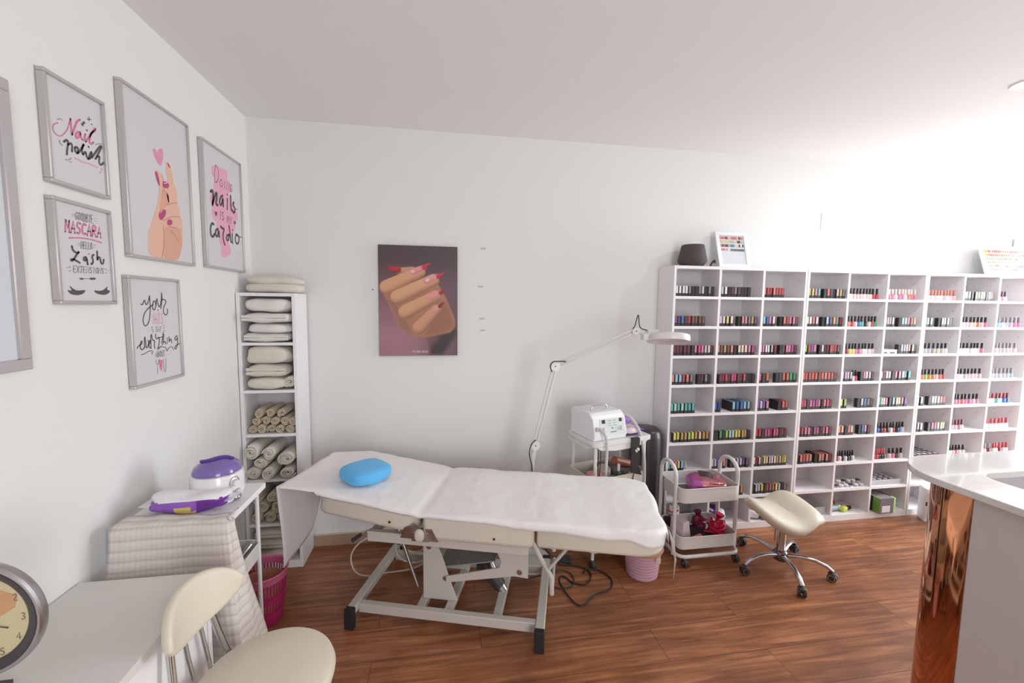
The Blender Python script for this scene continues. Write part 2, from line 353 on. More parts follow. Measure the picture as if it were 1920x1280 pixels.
q=e.new(.5); q.color=lin((160,101,67))+(1,)
L.new(n1.outputs['Fac'],cr.inputs['Fac'])
mx=N.new('ShaderNodeMix'); mx.data_type='RGBA'; mx.blend_type='MULTIPLY'; mx.inputs[0].default_value=1
tn=N.new('ShaderNodeMapRange'); tn.inputs['From Min'].default_value=.3; tn.inputs['From Max'].default_value=.75; tn.inputs['To Min'].default_value=.84; tn.inputs['To Max'].default_value=1.06
L.new(br.outputs['Color'],tn.inputs['Value']); L.new(cr.outputs['Color'],mx.inputs[6]); L.new(tn.outputs['Result'],mx.inputs[7])
mx2=N.new('ShaderNodeMix'); mx2.data_type='RGBA'; mx2.blend_type='MULTIPLY'; mx2.inputs[0].default_value=1
tn2=N.new('ShaderNodeMapRange'); tn2.inputs['From Min'].default_value=.35; tn2.inputs['From Max'].default_value=.62; tn2.inputs['To Min'].default_value=.78; tn2.inputs['To Max'].default_value=1.05
L.new(n2.outputs['Fac'],tn2.inputs['Value']); L.new(mx.outputs[2],mx2.inputs[6]); L.new(tn2.outputs['Result'],mx2.inputs[7])
mm=N.new('ShaderNodeMix'); mm.data_type='RGBA'; L.new(br.outputs['Fac'],mm.inputs[0]); L.new(mx2.outputs[2],mm.inputs[6]); mm.inputs[7].default_value=lin((78,46,31))+(1,)
L.new(mm.outputs[2],P.inputs['Base Color']); P.inputs['Roughness'].default_value=.36
bp=N.new('ShaderNodeBump'); bp.inputs['Strength'].default_value=.12; bp.inputs['Distance'].default_value=.002; L.new(n1.outputs['Fac'],bp.inputs['Height']); L.new(bp.outputs['Normal'],P.inputs['Normal'])
wallmesh('floor',[(-.15,XR+.15,YF-.15,.15,-.15,0)],mf)
# skirting: veneered board with a pale top edge
Mb=mat('skirting_beige_veneer',(178,150,128),.55,nz=.06,scale=12); Mbt=mat('skirting_pale_edge',(214,203,186),.5)
b=MB()
for xa,xb in ((.308,2.588),(5.556,XR)): b.box(xa,xb,-.012,0,0,.072,0); b.box(xa,xb,-.014,0,.072,.077,1)
struct(b.obj('baseboard_back',[Mb,Mbt],smooth=0))
b=MB(); b.box(0,.012,YF,-.012,0,.072,0); b.box(0,.014,YF,-.012,.072,.077,1); struct(b.obj('baseboard_left',[Mb,Mbt],smooth=0))
# faint patched plaster marks / blanked wall box
b=MB(); b.prism(rounded_rect(3.847,3.973,2.121,2.243,.006),-.004,0,0,axis='y'); struct(b.obj('trim_1',M_wall,bev=.001))
b=MB()
for x,z in ((1.38,1.908),(1.364,1.666),(1.376,1.459),(1.38,1.383)):
    b.prism(rounded_rect(x-.022,x+.014,z-.006,z+.006,.004),-.0006,0,0,axis='y')
struct(b.obj('trim_2',mat('old_glue_mark',(205,196,194),.8),smooth=0))
b=MB(); b.cyl((.69,0,1.634),(.69,-.006,1.634),.004,n=10); tag(b.obj('wall_nail',mat('nail_grey',(120,112,112),.5)),'tiny grey nail head in the bare wall just left of the hand canvas','nail')
b=MB(); b.box(5.618,5.63,-.012,0,2.05,2.12); tag(b.obj('wall_hook',M_grey,bev=.002),'small grey hook on the bright wall above the colour-chart frame on the right','hook')
t=thing('ceiling_light','round recessed ceiling spotlight shining near the right edge','ceiling light',(3.825,-1.085,H))
b=MB(); b.ring([(.045,0),(.058,0),(.058,-.006),(.045,-.004)],28); b.obj('trim_ring',M_white,t)
_l=bpy.data.lights.new('spot_glow','AREA'); _l.shape='DISK'; _l.size=.08; _l.energy=9; _l.color=(.93,1,1.02)
_o=bpy.data.objects.new('spot_glow',_l); COL.objects.link(_o); _o.location=(3.825,-1.085,H-.012)
b=MB(); b.lathe([(0,-.002),(.0445,-.002)],28); b.obj('lamp_lens',mat('lit_lens',(215,255,255),.5,emit=14),t,smooth=0)

# ---------- flat lettering ----------
CAP={'A':[[(0,0),(.5,1),(1,0)],[(.2,.38),(.8,.38)]],'B':[[(0,0),(0,1),(.7,.95),(.75,.6),(0,.52)],[(.3,.52),(.95,.42),(.9,.05),(0,0)]],'C':[[(.95,.85),(.5,1),(.05,.7),(.05,.3),(.5,0),(.95,.15)]],
'D':[[(0,0),(0,1),(.6,.95),(1,.5),(.6,.05),(0,0)]],'E':[[(.95,1),(.05,1),(.05,0),(.95,0)],[(.05,.52),(.75,.52)]],'G':[[(.95,.85),(.5,1),(.05,.7),(.05,.3),(.5,0),(.95,.2),(.95,.48),(.55,.48)]],
'H':[[(0,0),(0,1)],[(1,0),(1,1)],[(0,.5),(1,.5)]],'I':[[(.5,0),(.5,1)]],'L':[[(.1,1),(.1,0),(.9,0)]],'M':[[(0,0),(.1,1),(.5,.3),(.9,1),(1,0)]],'N':[[(0,0),(0,1),(1,0),(1,1)]],
'O':[[(.5,1),(.08,.8),(.02,.3),(.5,0),(.98,.3),(.92,.8),(.5,1)]],'P':[[(0,0),(0,1),(.8,.95),(.85,.55),(0,.48)]],'R':[[(0,0),(0,1),(.8,.95),(.85,.55),(0,.48)],[(.35,.48),(1,0)]],'S':[[(.9,.88),(.5,1),(.08,.8),(.2,.55),(.8,.45),(.92,.2),(.5,0),(.08,.12)]],
'T':[[(0,1),(1,1)],[(.5,1),(.5,0)]],'U':[[(0,1),(.05,.2),(.5,0),(.95,.2),(1,1)]],'X':[[(0,0),(1,1)],[(0,1),(1,0)]],'Y':[[(0,1),(.5,.5),(1,1)],[(.5,.5),(.5,0)]],
'0':[[(.5,1),(.08,.8),(.08,.2),(.5,0),(.92,.2),(.92,.8),(.5,1)]],'1':[[(.3,.8),(.6,1),(.6,0)]],'2':[[(.05,.8),(.5,1),(.9,.75),(.05,0),(.95,0)]],'3':[[(.1,.9),(.5,1),(.9,.75),(.4,.52),(.95,.28),(.5,0),(.05,.1)]],'4':[[(.7,0),(.7,1),(0,.3),(1,.3)]],
'5':[[(.9,1),(.15,1),(.1,.55),(.6,.62),(.95,.3),(.5,0),(.05,.1)]],'6':[[(.8,1),(.2,.6),(.08,.25),(.5,0),(.92,.25),(.5,.52),(.1,.35)]],'7':[[(.05,1),(.95,1),(.4,0)]],'8':[[(.5,.53),(.1,.75),(.5,1),(.9,.75),(.5,.53),(.05,.25),(.5,0),(.95,.25),(.5,.53)]],'9':[[(.9,.65),(.5,.48),(.08,.75),(.5,1),(.92,.75),(.8,.3),(.3,0)]]}
def ribbon(b,pts,w,put,sm=2,mi=0):
    p=[Vector((a,c)) for a,c in pts]
    if sm and len(p)>2:
        for _ in range(sm): p=chaikin(p)
    n=len(p); Lf=[];Rt=[]
    for i in range(n):
        d=p[min(i+1,n-1)]-p[max(i-1,0)]
        if d.length<1e-9: d=Vector((1,0))
        d.normalize(); nn=Vector((-d.y,d.x))*w/2
        ww=1 if 0<i<n-1 else .7
        Lf.append(p[i]+nn*ww); Rt.append(p[i]-nn*ww)
    vs=[put(*q) for q in Lf]+[put(*q) for q in Rt]
    b.add(vs,[(i,i+1,n+i+1,n+i) for i in range(n-1)],mi)
    for c in (0,n-1):      # round ends
        q=[p[c]+Vector((math.cos(a),math.sin(a)))*w*.42 for a in [k*PI/4 for k in range(8)]]
        b.add([put(*x) for x in q],[tuple(range(8))],mi)
def captext(b,quad,text,w,put,mi=0,pad=.14):
    tl,tr,brr,bl=[Vector(q) for q in quad]; n=len(text)
    for i,ch in enumerate(text):
        for st in CAP.get(ch,[]):
            pts=[]
            for x,y in st:
                u=(i+pad+x*(1-2*pad))/n
                pts.append(tuple((bl*(1-u)+brr*u)*(1-y)+(tl*(1-u)+tr*u)*y))
            ribbon(b,pts,w,put,0 if ch in 'AEHILMNTXY147' else 1,mi)
INK={'ink':(88,82,84),'grey':(158,153,155),'pink':(214,120,160),'pale':(232,170,195),'skin':(232,184,163),'skin2':(222,168,146),'nailc':(186,74,124),'pinkb':(226,150,178),'line':(150,98,84),'glint':(240,205,222),'paper':(226,222,224)}
LAY={'pale':0,'skin':0,'pinkb':0,'skin2':1,'paper':1,'pink':2,'grey':2,'nailc':2,'line':3,'ink':3,'glint':4}
NAMES={'ink':'dark_lettering','grey':'grey_lettering','pink':'pink_lettering','pale':'pale_pink_print','skin':'hand_print','skin2':'hand_shadow_print','nailc':'nail_polish_print','pinkb':'heart_print','line':'outline_print','glint':'highlight_print','paper':'gap_print'}
M_frame=mat('silver_frame_metal',(196,190,191),.32,.35)
M_sheet=mat('print_paper',(216,212,213),.35)
def art(key,parent):
    by={}
    for e in ART[key]: by.setdefault(e[1],[]).append(e)
    for c,es in by.items():
        x=.0135+LAY[c]*.0002
        if c=='nailc':
            for e in es:
                b=MB(); p=[Vector(q) for q in e[3]]; p=chaikin(chaikin(p,True),True)
                b.add([(x,q[0]/1000-parent.location.y,q[1]/1000-parent.location.z) for q in p],[tuple(range(len(p)))]); b.obj('painted_nail',mat('print_'+c,INK[c],.5),parent,smooth=0)
            continue
        b=MB(); put=lambda a,d:(x,a/1000-parent.location.y,d/1000-parent.location.z)
        for e in es:
            if e[0]=='s': ribbon(b,e[3],e[2],put)
            elif e[0]=='f':
                p=[Vector(q) for q in e[3]]; p=chaikin(p,True); p=chaikin(p,True)
                b.add([put(*q) for q in p],[tuple(range(len(p)))])
            else: captext(b,e[3],e[4],e[2],put)
        b.obj(NAMES[c],mat('print_'+c,INK[c],.5),parent,smooth=0)
def picture(y0,y1,z0,z1,label,key=None,w=.011,sheet=M_sheet):
    cy,cz=(y0+y1)/2,(z0+z1)/2
    t=thing('picture_frame',label,'framed print',(0,cy,cz)); a,c=(y1-y0)/2,(z1-z0)/2
    b=MB()
    for q in ((-a,a,c-w,c),(-a,a,-c,-c+w),(-a,-a+w,-c+w,c-w),(a-w,a,-c+w,c-w)): b.box(0.001,.022,q[0],q[1],q[2],q[3])
    b.obj('frame_border',M_frame,t,bev=.0025)
    b=MB(); b.box(.001,.013,-a+w,a-w,-c+w,c-w); b.obj('print_sheet',sheet,t,smooth=0)
    if key: art(key,t)
    return t
picture(-1.308,-1.088,1.886,2.199,'silver-framed print reading Nail polish in pink and black script','nail')
picture(-1.310,-1.092,1.536,1.848,'silver-framed print with Mascara in pink capitals and two closed lashes','mascara')
picture(-1.012,-.612,1.706,2.320,'largest silver-framed print, a raised hand making a finger heart under a pink heart','hand')
picture(-.512,-.124,1.712,2.310,'silver-framed print reading Doing nails is my cardio over pink brush strokes','cardio')
picture(-1.036,-.738,1.228,1.640,'silver-framed print reading Your nails say everything about you','your')
t=picture(-1.98,-1.409,1.361,2.110,'large pale picture in a wide silver frame, cut by the left edge',None,.03,mat('faded_blue_print',(214,217,222),.3,nz=.03,scale=4))

# ---------- canvas with the photographed hand ----------
def smooth01(x): x=np.clip(x,0,1); return x*x*(3-2*x)
def poster():
    nu,nv=120,168; X,Y=np.meshgrid(np.linspace(0,1,nu),np.linspace(0,1,nv)); px=152+X*757; py=104+Y*1052
    g=lambda c:np.array(lin(c))
    def mixc(a,b,t): return a+(b-a)*t[...,None]
    img=mixc(np.ones(px.shape+(3,))*g((82,64,68)),g((164,116,126)),smooth01((py-150)/900)*smooth01(1.25-(px-150)/760))
    img=mixc(img,g((112,86,98)),smooth01((px-450)/450)*smooth01((py-250)/300)*.6)
    img=mixc(img,g((170,124,134)),smooth01(1-np.abs(py-970)/170)*smooth01(1-(px-150)/450)*.7)
    img=mixc(img,g((112,68,72)),smooth01((px-860)/60)*smooth01((py-650)/120))
    def poly(P,soft,col,k=1):
        nonlocal img
        P=np.array(P,float); inside=np.zeros(px.shape,bool); dm=np.full(px.shape,1e9)
        for i in range(len(P)):
            a,b=P[i],P[(i+1)%len(P)]
            c=((a[1]>py)!=(b[1]>py))&(px<(b[0]-a[0])*(py-a[1])/(b[1]-a[1]+1e-9)+a[0]); inside^=c
            t=np.clip(((px-a[0])*(b[0]-a[0])+(py-a[1])*(b[1]-a[1]))/((b-a)@(b-a)),0,1); dm=np.minimum(dm,np.hypot(px-a[0]-t*(b[0]-a[0]),py-a[1]-t*(b[1]-a[1])))
        sd=np.where(inside,dm,-dm); img=mixc(img,g(col),smooth01(.5+sd/soft)*k)
    def cap(a,b,ra,rb,col,dark,soft=7,shade=.75):
        nonlocal img
        if ra>40: ra*=1.10; rb*=1.16
        a=np.array(a,float);b=np.array(b,float); t=np.clip(((px-a[0])*(b[0]-a[0])+(py-a[1])*(b[1]-a[1]))/((b-a)@(b-a)),0,1)
        r=ra+(rb-ra)*t; dx=px-a[0]-t*(b[0]-a[0]); dy=py-a[1]-t*(b[1]-a[1]); d=np.hypot(dx,dy)
        k=smooth01(.5+(r-d)/soft); s=smooth01((dy*.85+dx*.35)/r*.6+.28+.35*(d/r)**3-.15)
        c=mixc(np.ones(px.shape+(3,))*g(col),g(dark),s*shade); img=img*(1-k[...,None])+c*k[...,None]
    poly([(610,985),(700,940),(885,880),(915,930),(830,1060),(760,1150),(640,1152)],60,(58,44,46))
    poly([(590,960),(720,940),(720,1000),(600,1120),(560,1152)],80,(140,100,106),.5)
    poly([(172,520),(250,480),(700,430),(800,600),(885,800),(885,880),(840,930),(720,955),(590,980),(480,965),(340,880),(255,690)],14,(176,120,92))
    poly([(700,640),(800,640),(870,820),(870,890),(760,940),(600,965),(620,850)],70,(148,98,74),.8)
    poly([(200,600),(270,680),(350,870),(450,950),(440,880),(300,640)],30,(150,108,92),.8)
    cap((345,345),(470,335),30,34,(198,146,122),(150,100,84))
    cap((262,325),(335,335),20,30,(186,44,52),(110,26,34))
    cap((228,500),(545,350),62,46,(216,160,126),(140,88,66))
    cap((480,345),(590,305),30,22,(226,150,150),(190,110,110)); cap((585,305),(632,268),24,8,(206,56,72),(140,24,36)); cap((470,350),(485,345),12,10,(240,200,196),(230,180,176))
    cap((330,592),(675,425),62,50,(218,162,126),(128,78,58))
    cap((610,430),(725,385),32,22,(228,152,150),(190,112,110)); cap((725,390),(772,356),24,7,(202,50,66),(130,24,36)); cap((612,428),(625,422),14,12,(242,206,198),(232,184,178))
    cap((402,735),(700,575),62,46,(214,158,122),(118,72,54))
    cap((650,590),(745,540),30,20,(226,150,148),(188,112,108)); cap((745,545),(790,505),21,6,(170,36,60),(110,20,36))
    cap((535,885),(705,705),58,40,(208,150,116),(120,74,56))
    cap((695,715),(735,670),26,18,(222,148,144),(186,110,106)); cap((735,675),(772,638),18,6,(140,34,56),(92,20,34))
    return X,Y,img
def vcol_mat(name):
    m=bpy.data.materials.new(name); m.use_nodes=True; a=m.node_tree.nodes.new('ShaderNodeAttribute'); a.attribute_name='ink'
    m.node_tree.links.new(a.outputs['Color'],m.node_tree.nodes['Principled BSDF'].inputs['Base Color']); m.node_tree.nodes['Principled BSDF'].inputs['Roughness'].default_value=.45; return m
t=thing('canvas_print','unframed portrait canvas of a hand with long red nails on the back wall','canvas',(.970,0,1.566))
b=MB(); b.box(-.242,.242,-.020,-.001,-.344,.344); b.obj('canvas_block',mat('canvas_edge_mauve',(110,82,88),.7),t,bev=.001)
X,Y,img=poster(); nv,nu=X.shape
b=MB(); b.grid(lambda u,v:(-.241+.482*v,-.0206,.343-.686*u),nv-1,nu-1); o=b.obj('printed_picture',vcol_mat('printed_photo'),t,smooth=0)
ca=o.data.color_attributes.new('ink','FLOAT_COLOR','POINT'); ca.data.foreach_set('color',np.concatenate([img.reshape(-1,3),np.ones((nu*nv,1))],1).astype('f').ravel())
b=MB(); captext(b,[(-.04,-.312),(.058,-.312),(.058,-.324),(-.04,-.324)],'PASSIONE',.0022,lambda a,c:(a,-.0212,c)); b.obj('white_lettering',mat('white_print',(240,232,232),.5),t,smooth=0)
# ---------- polish shelving: three units ----------
X0,UW,DS,ZS=2.5907,.9876,.2027,1.8168
def zc(i): return ZS-.01-i*.1953 if i<=5 else ZS-.01-5*.1953-(i-5)*.1986
UN=['left','middle','right']; ORD=['first','second','third','fourth','fifth','sixth','seventh','eighth','ninth','tenth','eleventh','twelfth','thirteenth']
T_=.016; CW=(UW-.004-4*T_)/3
M_hole=mat('shelf_pin_hole',(96,86,88),.8)
UL=['tall white cube shelf unit nearest the drill trolley, holding mostly dark and red polishes','tall white cube shelf unit in the middle, behind the saddle stool','tall white cube shelf unit at the right edge behind the counter']
for k in range(3):
    t=thing('shelf_unit',UL[k],'shelf unit',(X0+k*UW+.002,0,0),0,'tall white polish shelf units'); w=UW-.004
    for xa in (0,w-T_):
        b=MB(); b.box(xa,xa+T_,-DS,-.003,0,ZS)
        if xa>0:
            for i in range(9):
                for yy in (-.05,-.15): b.cyl((xa-.0004,yy,zc(i)-.07),(xa+.001,yy,zc(i)-.07),.0026,n=8,mi=1)
        b.obj('side_panel',[M_white,M_hole],t,bev=.0012,smooth=30)
    for c in (1,2):
        xa=c*(CW+T_); b=MB(); b.box(xa,xa+T_,-DS+.001,-.008,.04,ZS-T_)
        for i in range(9):
            for yy in (-.05,-.15): b.cyl((xa-.0004,yy,zc(i)-.07),(xa+.001,yy,zc(i)-.07),.0026,n=8,mi=1)
        b.obj('divider',[M_white,M_hole],t,smooth=30)
    b=MB(); b.box(T_,w-T_,-.008,-.004,.0,ZS-T_); b.obj('back_panel',mat('shelf_back_white',(214,208,212),.6),t,smooth=0)
    b=MB(); b.box(T_,w-T_,-DS,-.004,ZS-T_-.004,ZS); b.obj('top_panel',M_white,t,bev=.001)
    b=MB(); b.box(T_,w-T_,-DS+.002,-.012,0,.046); b.obj('base_panel',M_white,t,bev=.001)
    for i in range(1,9):
        for c in range(3):
            xa=T_+c*(CW+T_); b=MB(); b.box(xa+.0002,xa+CW-.0002,-DS+.001,-.009,zc(i)-.009,zc(i)+.009); b.obj('shelf',M_white,t,smooth=0)
PC={'w':(234,230,232,'white'),'k':(52,46,48,'black'),'g':(132,126,130,'grey'),'s':(196,192,196,'silver grey'),'l':(206,180,216,'lilac'),'v':(124,84,160,'violet'),'b':(60,110,190,'blue'),'n':(50,60,130,'navy'),'c':(142,196,226,'light blue'),
't':(84,182,180,'turquoise'),'m':(112,50,66,'maroon'),'r':(206,64,72,'red'),'R':(150,38,46,'dark red'),'o':(236,150,78,'orange'),'O':(226,96,70,'orange red'),'p':(226,124,164,'pink'),'P':(220,70,124,'hot pink'),'a':(238,202,202,'blush'),
'M':(190,70,140,'magenta'),'e':(236,206,180,'peach'),'y':(236,222,110,'yellow'),'Y':(206,162,70,'gold'),'G':(66,170,104,'green'),'i':(170,212,88,'lime'),'j':(176,220,200,'mint'),'B':(124,82,66,'brown'),'T':(190,150,112,'tan'),'x':(226,128,112,'salmon'),'q':(104,62,88,'plum'),'z':(250,214,206,'pearl pink')}
# (unit, column, row): [(kind, start, end, colour string, extra)]  B box, N bottle with cap colour in extra
S={}
def P_(u,c,r,*g): S[(u,c,r)]=g
B_='B';N_='N'
P_(0,0,0,(B_,0,.93,'wwwwgkkgskgk'));P_(0,1,0,(B_,.02,.75,'swkmgqkkk'));P_(0,2,0,(B_,.0,.53,'xrrxrrr'))
P_(0,0,1,(B_,0,.74,'vqbmrBBBB'));P_(0,1,1,(B_,0,.36,'layz'),(B_,.48,.95,'kxpgYv'));P_(0,2,1,(B_,.02,.34,'cbpz'),(B_,.46,.93,'kxrppB'))
P_(0,0,2,(B_,0,.42,'mmmmm'),(B_,.44,.98,'kpPpsam'));P_(0,1,2,(B_,0,.40,'TBTBx'),(B_,.42,.93,'keeapM'));P_(0,2,2,(B_,0,.26,'lpww'),(B_,.28,.42,'sR'),(B_,.5,.95,'kmppMm'))
P_(0,0,3,(B_,.0,.52,'xccrxg'),(B_,.63,.95,'kmgk'));P_(0,1,3,(B_,.08,.98,'mRrmPPmmrkkk'));P_(0,2,3,(B_,0,.28,'PkO'),(B_,.44,.98,'kkOOGG'))
P_(0,0,4,(B_,0,.6,'tjtjttt'));P_(0,1,4,(B_,0,.17,'bn',0),(B_,.45,.92,'cbbcc',3));P_(0,2,4,(B_,0,.32,'vlvp',1),(B_,.55,.83,'kOr',2))
P_(0,0,5,(B_,.1,.98,'yyYTiyYeYY'));P_(0,1,5,(B_,0,.14,'kk'),(B_,.17,.95,'GkijjyyYTk'));P_(0,2,5,(B_,.02,.85,'rrkMPRPPkRR'))
P_(0,0,6,(B_,0,.4,'tapyc'));P_(0,1,6,(B_,0,.37,'jlbBx'),(B_,.48,.95,'kaslvv'));P_(0,2,6,(B_,0,.88,'aRsByesawYsYy'))
P_(0,1,7,(B_,.62,.85,'kRo'));P_(0,2,7,(B_,.02,.92,'kssykrgOyskg'))
P_(1,0,0,(B_,0,.33,'oipt'),(B_,.42,.98,'kxqksYg'));P_(1,1,0,(N_,0,.9,'wwaaawaarr','k'));P_(1,2,0,(N_,.02,.9,'xppwppwxxp','z'))
P_(1,0,1,(B_,0,.33,'ewxa'),(B_,.43,.97,'kcvYgR'));P_(1,1,1,(N_,0,.93,'wxrabtkarG','k'));P_(1,2,1,(B_,0,.27,'plsw'),(B_,.38,.9,'kcjpro'))
P_(1,0,2,(B_,.02,.34,'irvp'),(B_,.40,.96,'kakRrrrg'));P_(1,1,2,(N_,.0,.9,'RRyyppwwwa','k'));P_(1,2,2,(B_,.46,.97,'kslaeeg'))
P_(1,0,3,(B_,0,.93,'OrrOOROxOrR'));P_(1,1,3,(B_,0,.3,'plls'),(N_,.34,.5,'wP','k'),(B_,.52,.9,'kpwam'));P_(1,2,3,(B_,0,.31,'wRww'),(B_,.34,.88,'kppwct'))
P_(1,0,4,(B_,.02,.87,'rPkpMMpkxPR'));P_(1,1,4,(B_,0,.2,'yi'),(B_,.5,.93,'ksbgm'));P_(1,2,4,(B_,0,.3,'tjep'),(B_,.33,.85,'kceypv'))
P_(1,0,5,(B_,0,.9,'rrppkMMkPpR'));P_(1,1,5,(B_,.02,.45,'oekxe'),(B_,.6,.92,'kblR'));P_(1,2,5,(N_,.02,.92,'rbkrkwrkbw','k'))
P_(1,0,6,(B_,0,.44,'kxrxx'),(B_,.5,.97,'kxxxR',2));P_(1,1,6,(N_,.02,.6,'wrwkwkkw','k'));P_(1,2,6,(N_,.0,.42,'xrrkkk','r'),(N_,.5,.95,'apBw','k'))
P_(2,0,0,(N_,0,.93,'wawawwawaa','x'));P_(2,1,0,(B_,.0,.24,'www'),(B_,.27,.92,'kxiewkar'));P_(2,2,0,(N_,.02,.35,'xzpw','q'))
P_(2,0,1,(B_,0,.25,'wcs'),(B_,.42,.88,'kwwsmk'));P_(2,1,1,(N_,0,.93,'aaaaexap','k'));P_(2,2,1,(N_,.02,.9,'tcwslpp','g'))
P_(2,0,2,(N_,.02,.85,'wsssesw','k'));P_(2,1,2,(N_,.02,.88,'wwwwwwap','k'));P_(2,2,2,(N_,.05,.85,'xasssaa','g'))
P_(2,0,3,(N_,.0,.85,'yxiYxaxr','k'));P_(2,1,3,(N_,0,.9,'aawsaaaa','k'));P_(2,2,3,(N_,.0,.85,'ssssssc','g'))
P_(2,0,4,(B_,0,.2,'aa'),(B_,.35,.87,'kwwwxr'));P_(2,1,4,(N_,0,.9,'pppxppap','k'));P_(2,2,4,(N_,0,.8,'wwwtwbb','R'))
P_(2,0,5,(B_,0,.24,'plw'),(B_,.4,.93,'kpPeys'));P_(2,1,5,(N_,.02,.52,'wlapw','m'));P_(2,2,5,(N_,0,.88,'wwwwwww','r'))
P_(2,1,6,(N_,.02,.62,'wwapww','k'));P_(2,2,6,(N_,.02,.4,'aam','g'),(N_,.42,.95,'wwRww','r'))
PCS={k:tuple(int(v*.80+.20*(sum(c[:3])/3*.6+80)) for v in c[:3]) for k,c in PC.items()}
def M_pc(c): return mat('polish_'+PC[c][3].replace(' ','_'),PCS[c],.35,nz=.06,scale=90)
M_glossk=mat('gloss_black_cap',(52,46,49),.22)
BXM={};BTM={}
def box_mesh(c,w):
    key=(c,round(w,4))
    if key in BXM: return BXM[key]
    b=MB(); h=.066; d=.026
    b.box(-w/2,w/2,0,d,0,h-.004); b.prism([(-w/2,h-.004),(-w/2+.002,h-.001),(w/2-.002,h-.001),(w/2,h-.004)],0,d,0,axis='y')
    b.box(-w*.30,w*.34,-.0006,.001,.019,h-.002,1); b.box(-w*.30,w*.34,-.0006,d*.9,h-.0022,h,1); b.box(-w*.25,w*.25,-.0007,0,.008,.0095,2)
    o=b.obj('gel_polish_box',[M_black,M_pc(c),mat('box_small_print',(120,114,116),.6)],smooth=0); BXM[key]=o.data; bpy.data.objects.remove(o); return o if 0 else BXM[key]
def bottle_mesh(c,cap):
    key=(c,cap)
    if key in BTM: return BTM[key]
    b=MB(); b.lathe([(0,0),(.0118,0),(.0126,.002),(.0128,.028),(.011,.033),(.005,.036),(.005,.038)],12,0)
    capm=M_glossk if cap=='k' else M_pc(cap); b.lathe([(.0066,.0365),(.0075,.038),(.0070,.072),(.0058,.0745),(0,.075)],10,1)
    o=b.obj('nail_polish_bottle',[mat('lacquer_'+PC[c][3].replace(' ','_'),PCS[c],.15,nz=.03,coat=.3),capm]); BTM[key]=o.data; bpy.data.objects.remove(o); return BTM[key]
rnd=random.Random(4); ALL=[]
for (u,c,r),gs in S.items():
    xl=X0+u*UW+.002+T_+c*(CW+T_); zf=zc(r+1)+.0092 if r<8 else .0465
    cnt={}
    for g in gs:
        kind,f0,f1,cols=g[:4]; n=len(cols); w=(f1-f0)*CW/n; depth=g[4] if kind=='B' and len(g)>4 else 0
        for rr in range(depth+1):
            for i,ch in enumerate(cols):
                kk=(kind,rr); cnt[kk]=cnt.get(kk,0)+1; nth=ORD[cnt[kk]-1]
                x=xl+.002+f0*(CW-.004)+(i+.5)*w*.985; y=-DS+.012+rnd.uniform(-.002,.004) if kind=='B' else -DS+.034+rnd.uniform(-.003,.003)
                where=f"{ORD[r]} cell down, {UN[c]} column, {UN[u]} shelf unit"
                if kind=='B':
                    me=box_mesh(ch,min(w*.94,.0245) if w<.03 else .0245); pre=['','second-row ','third-row ','rear-row '][rr]
                    lab=f"{pre}{PC[ch][3]} polish box, {nth} from left, {where}"; y+=rr*.0285
                else:
                    me=bottle_mesh(ch,g[4]); capn={'k':'black','z':'pearl','x':'coral','g':'grey','R':'dark red','r':'red','m':'maroon','q':'plum'}[g[4]]
                    lab=f"{PC[ch][3]} bottle, {capn} cap, {nth} from left, {where}"
                d=math.dist((x,y,zf),(1.124,-2.74,1.55))+rr*.6; ALL.append((d,kind,me,(x,y,zf),lab,u,rnd.uniform(-.05,.05)))
bx=sorted([a for a in ALL if a[1]=='B'],key=lambda a:a[0]); bt=[a for a in ALL if a[1]=='N']
for a in bx[:300]+bt:
    o=bpy.data.objects.new('gel_polish_box' if a[1]=='B' else 'nail_polish_bottle',a[2]); COL.objects.link(o); o.location=a[3]; o.rotation_euler=(0,0,a[6])
    tag(o,a[4],'polish box' if a[1]=='B' else 'nail polish',('gel polish boxes in the %s shelf unit' if a[1]=='B' else 'polish bottles in the %s shelf unit')%UN[a[5]])
rest=bx[300:]
if rest:
    b=MB(); ms=[]
    for a in rest:
        me=a[2]; M=Matrix.Translation(a[3])@Matrix.Rotation(a[6],4,'Z'); off=[]
        for m in me.materials:
            if m not in ms: ms.append(m)
            off.append(ms.index(m))
        n=len(b.v); b.v+=[tuple(M@v.co) for v in me.vertices]
        for p in me.polygons: b.f.append(tuple(i+n for i in p.vertices)); b.m.append(off[p.material_index])
    tag(b.obj('gel_polish_boxes',ms,smooth=0),'remaining small black polish boxes standing farthest away in the cube shelves','polish boxes',None,'stuff')
# odd items in the lower cells
def cell(u,c,r): return X0+u*UW+.002+T_+c*(CW+T_), (zc(r+1)+.009 if r<8 else .0465)
M_clear=mat('clear_plastic',(232,232,236),.12,alpha=.42)
M_cellw=mat('glossy_white_plastic',(236,234,238),.3)
# sample jars
js=random.Random(9); xc,zf=cell(1,1,7)
for i in range(16):
    x=xc+.05+js.random()*.24; y=-.19+js.random()*.12; lvl=0 if i<11 else .022
    b=MB(); b.lathe([(0,0),(.013,0),(.014,.013),(0,.013)],12,0); b.lathe([(.0145,.013),(.0145,.020),(0,.0205)],12,1)
    hue=js.choice([(206,198,200),(186,180,182),(160,150,156),(226,220,222)])
    if lvl==0: x=xc+.045+(i%6)*.042+js.uniform(-.004,.004); y=-.175+(i//6)*.05
    else: x=xc+.09+(i-11)*.042; y=-.15
    tag(b.obj('sample_jar',[mat('jar_fill_%d'%hue[0],hue,.3),M_cellw if i%3 else M_dark],loc=(x,y,zf+lvl)),'small lidded pot in the grey heap, eighth cell down, middle column, middle unit','jar','small sample pots heaped in the middle unit')
xc,zf=cell(1,2,7)
t=thing('sample_tray','clear tray packed with small white pots, eighth cell down, right column, middle unit','tray',(xc+.155,-.11,zf))
b=MB(); 
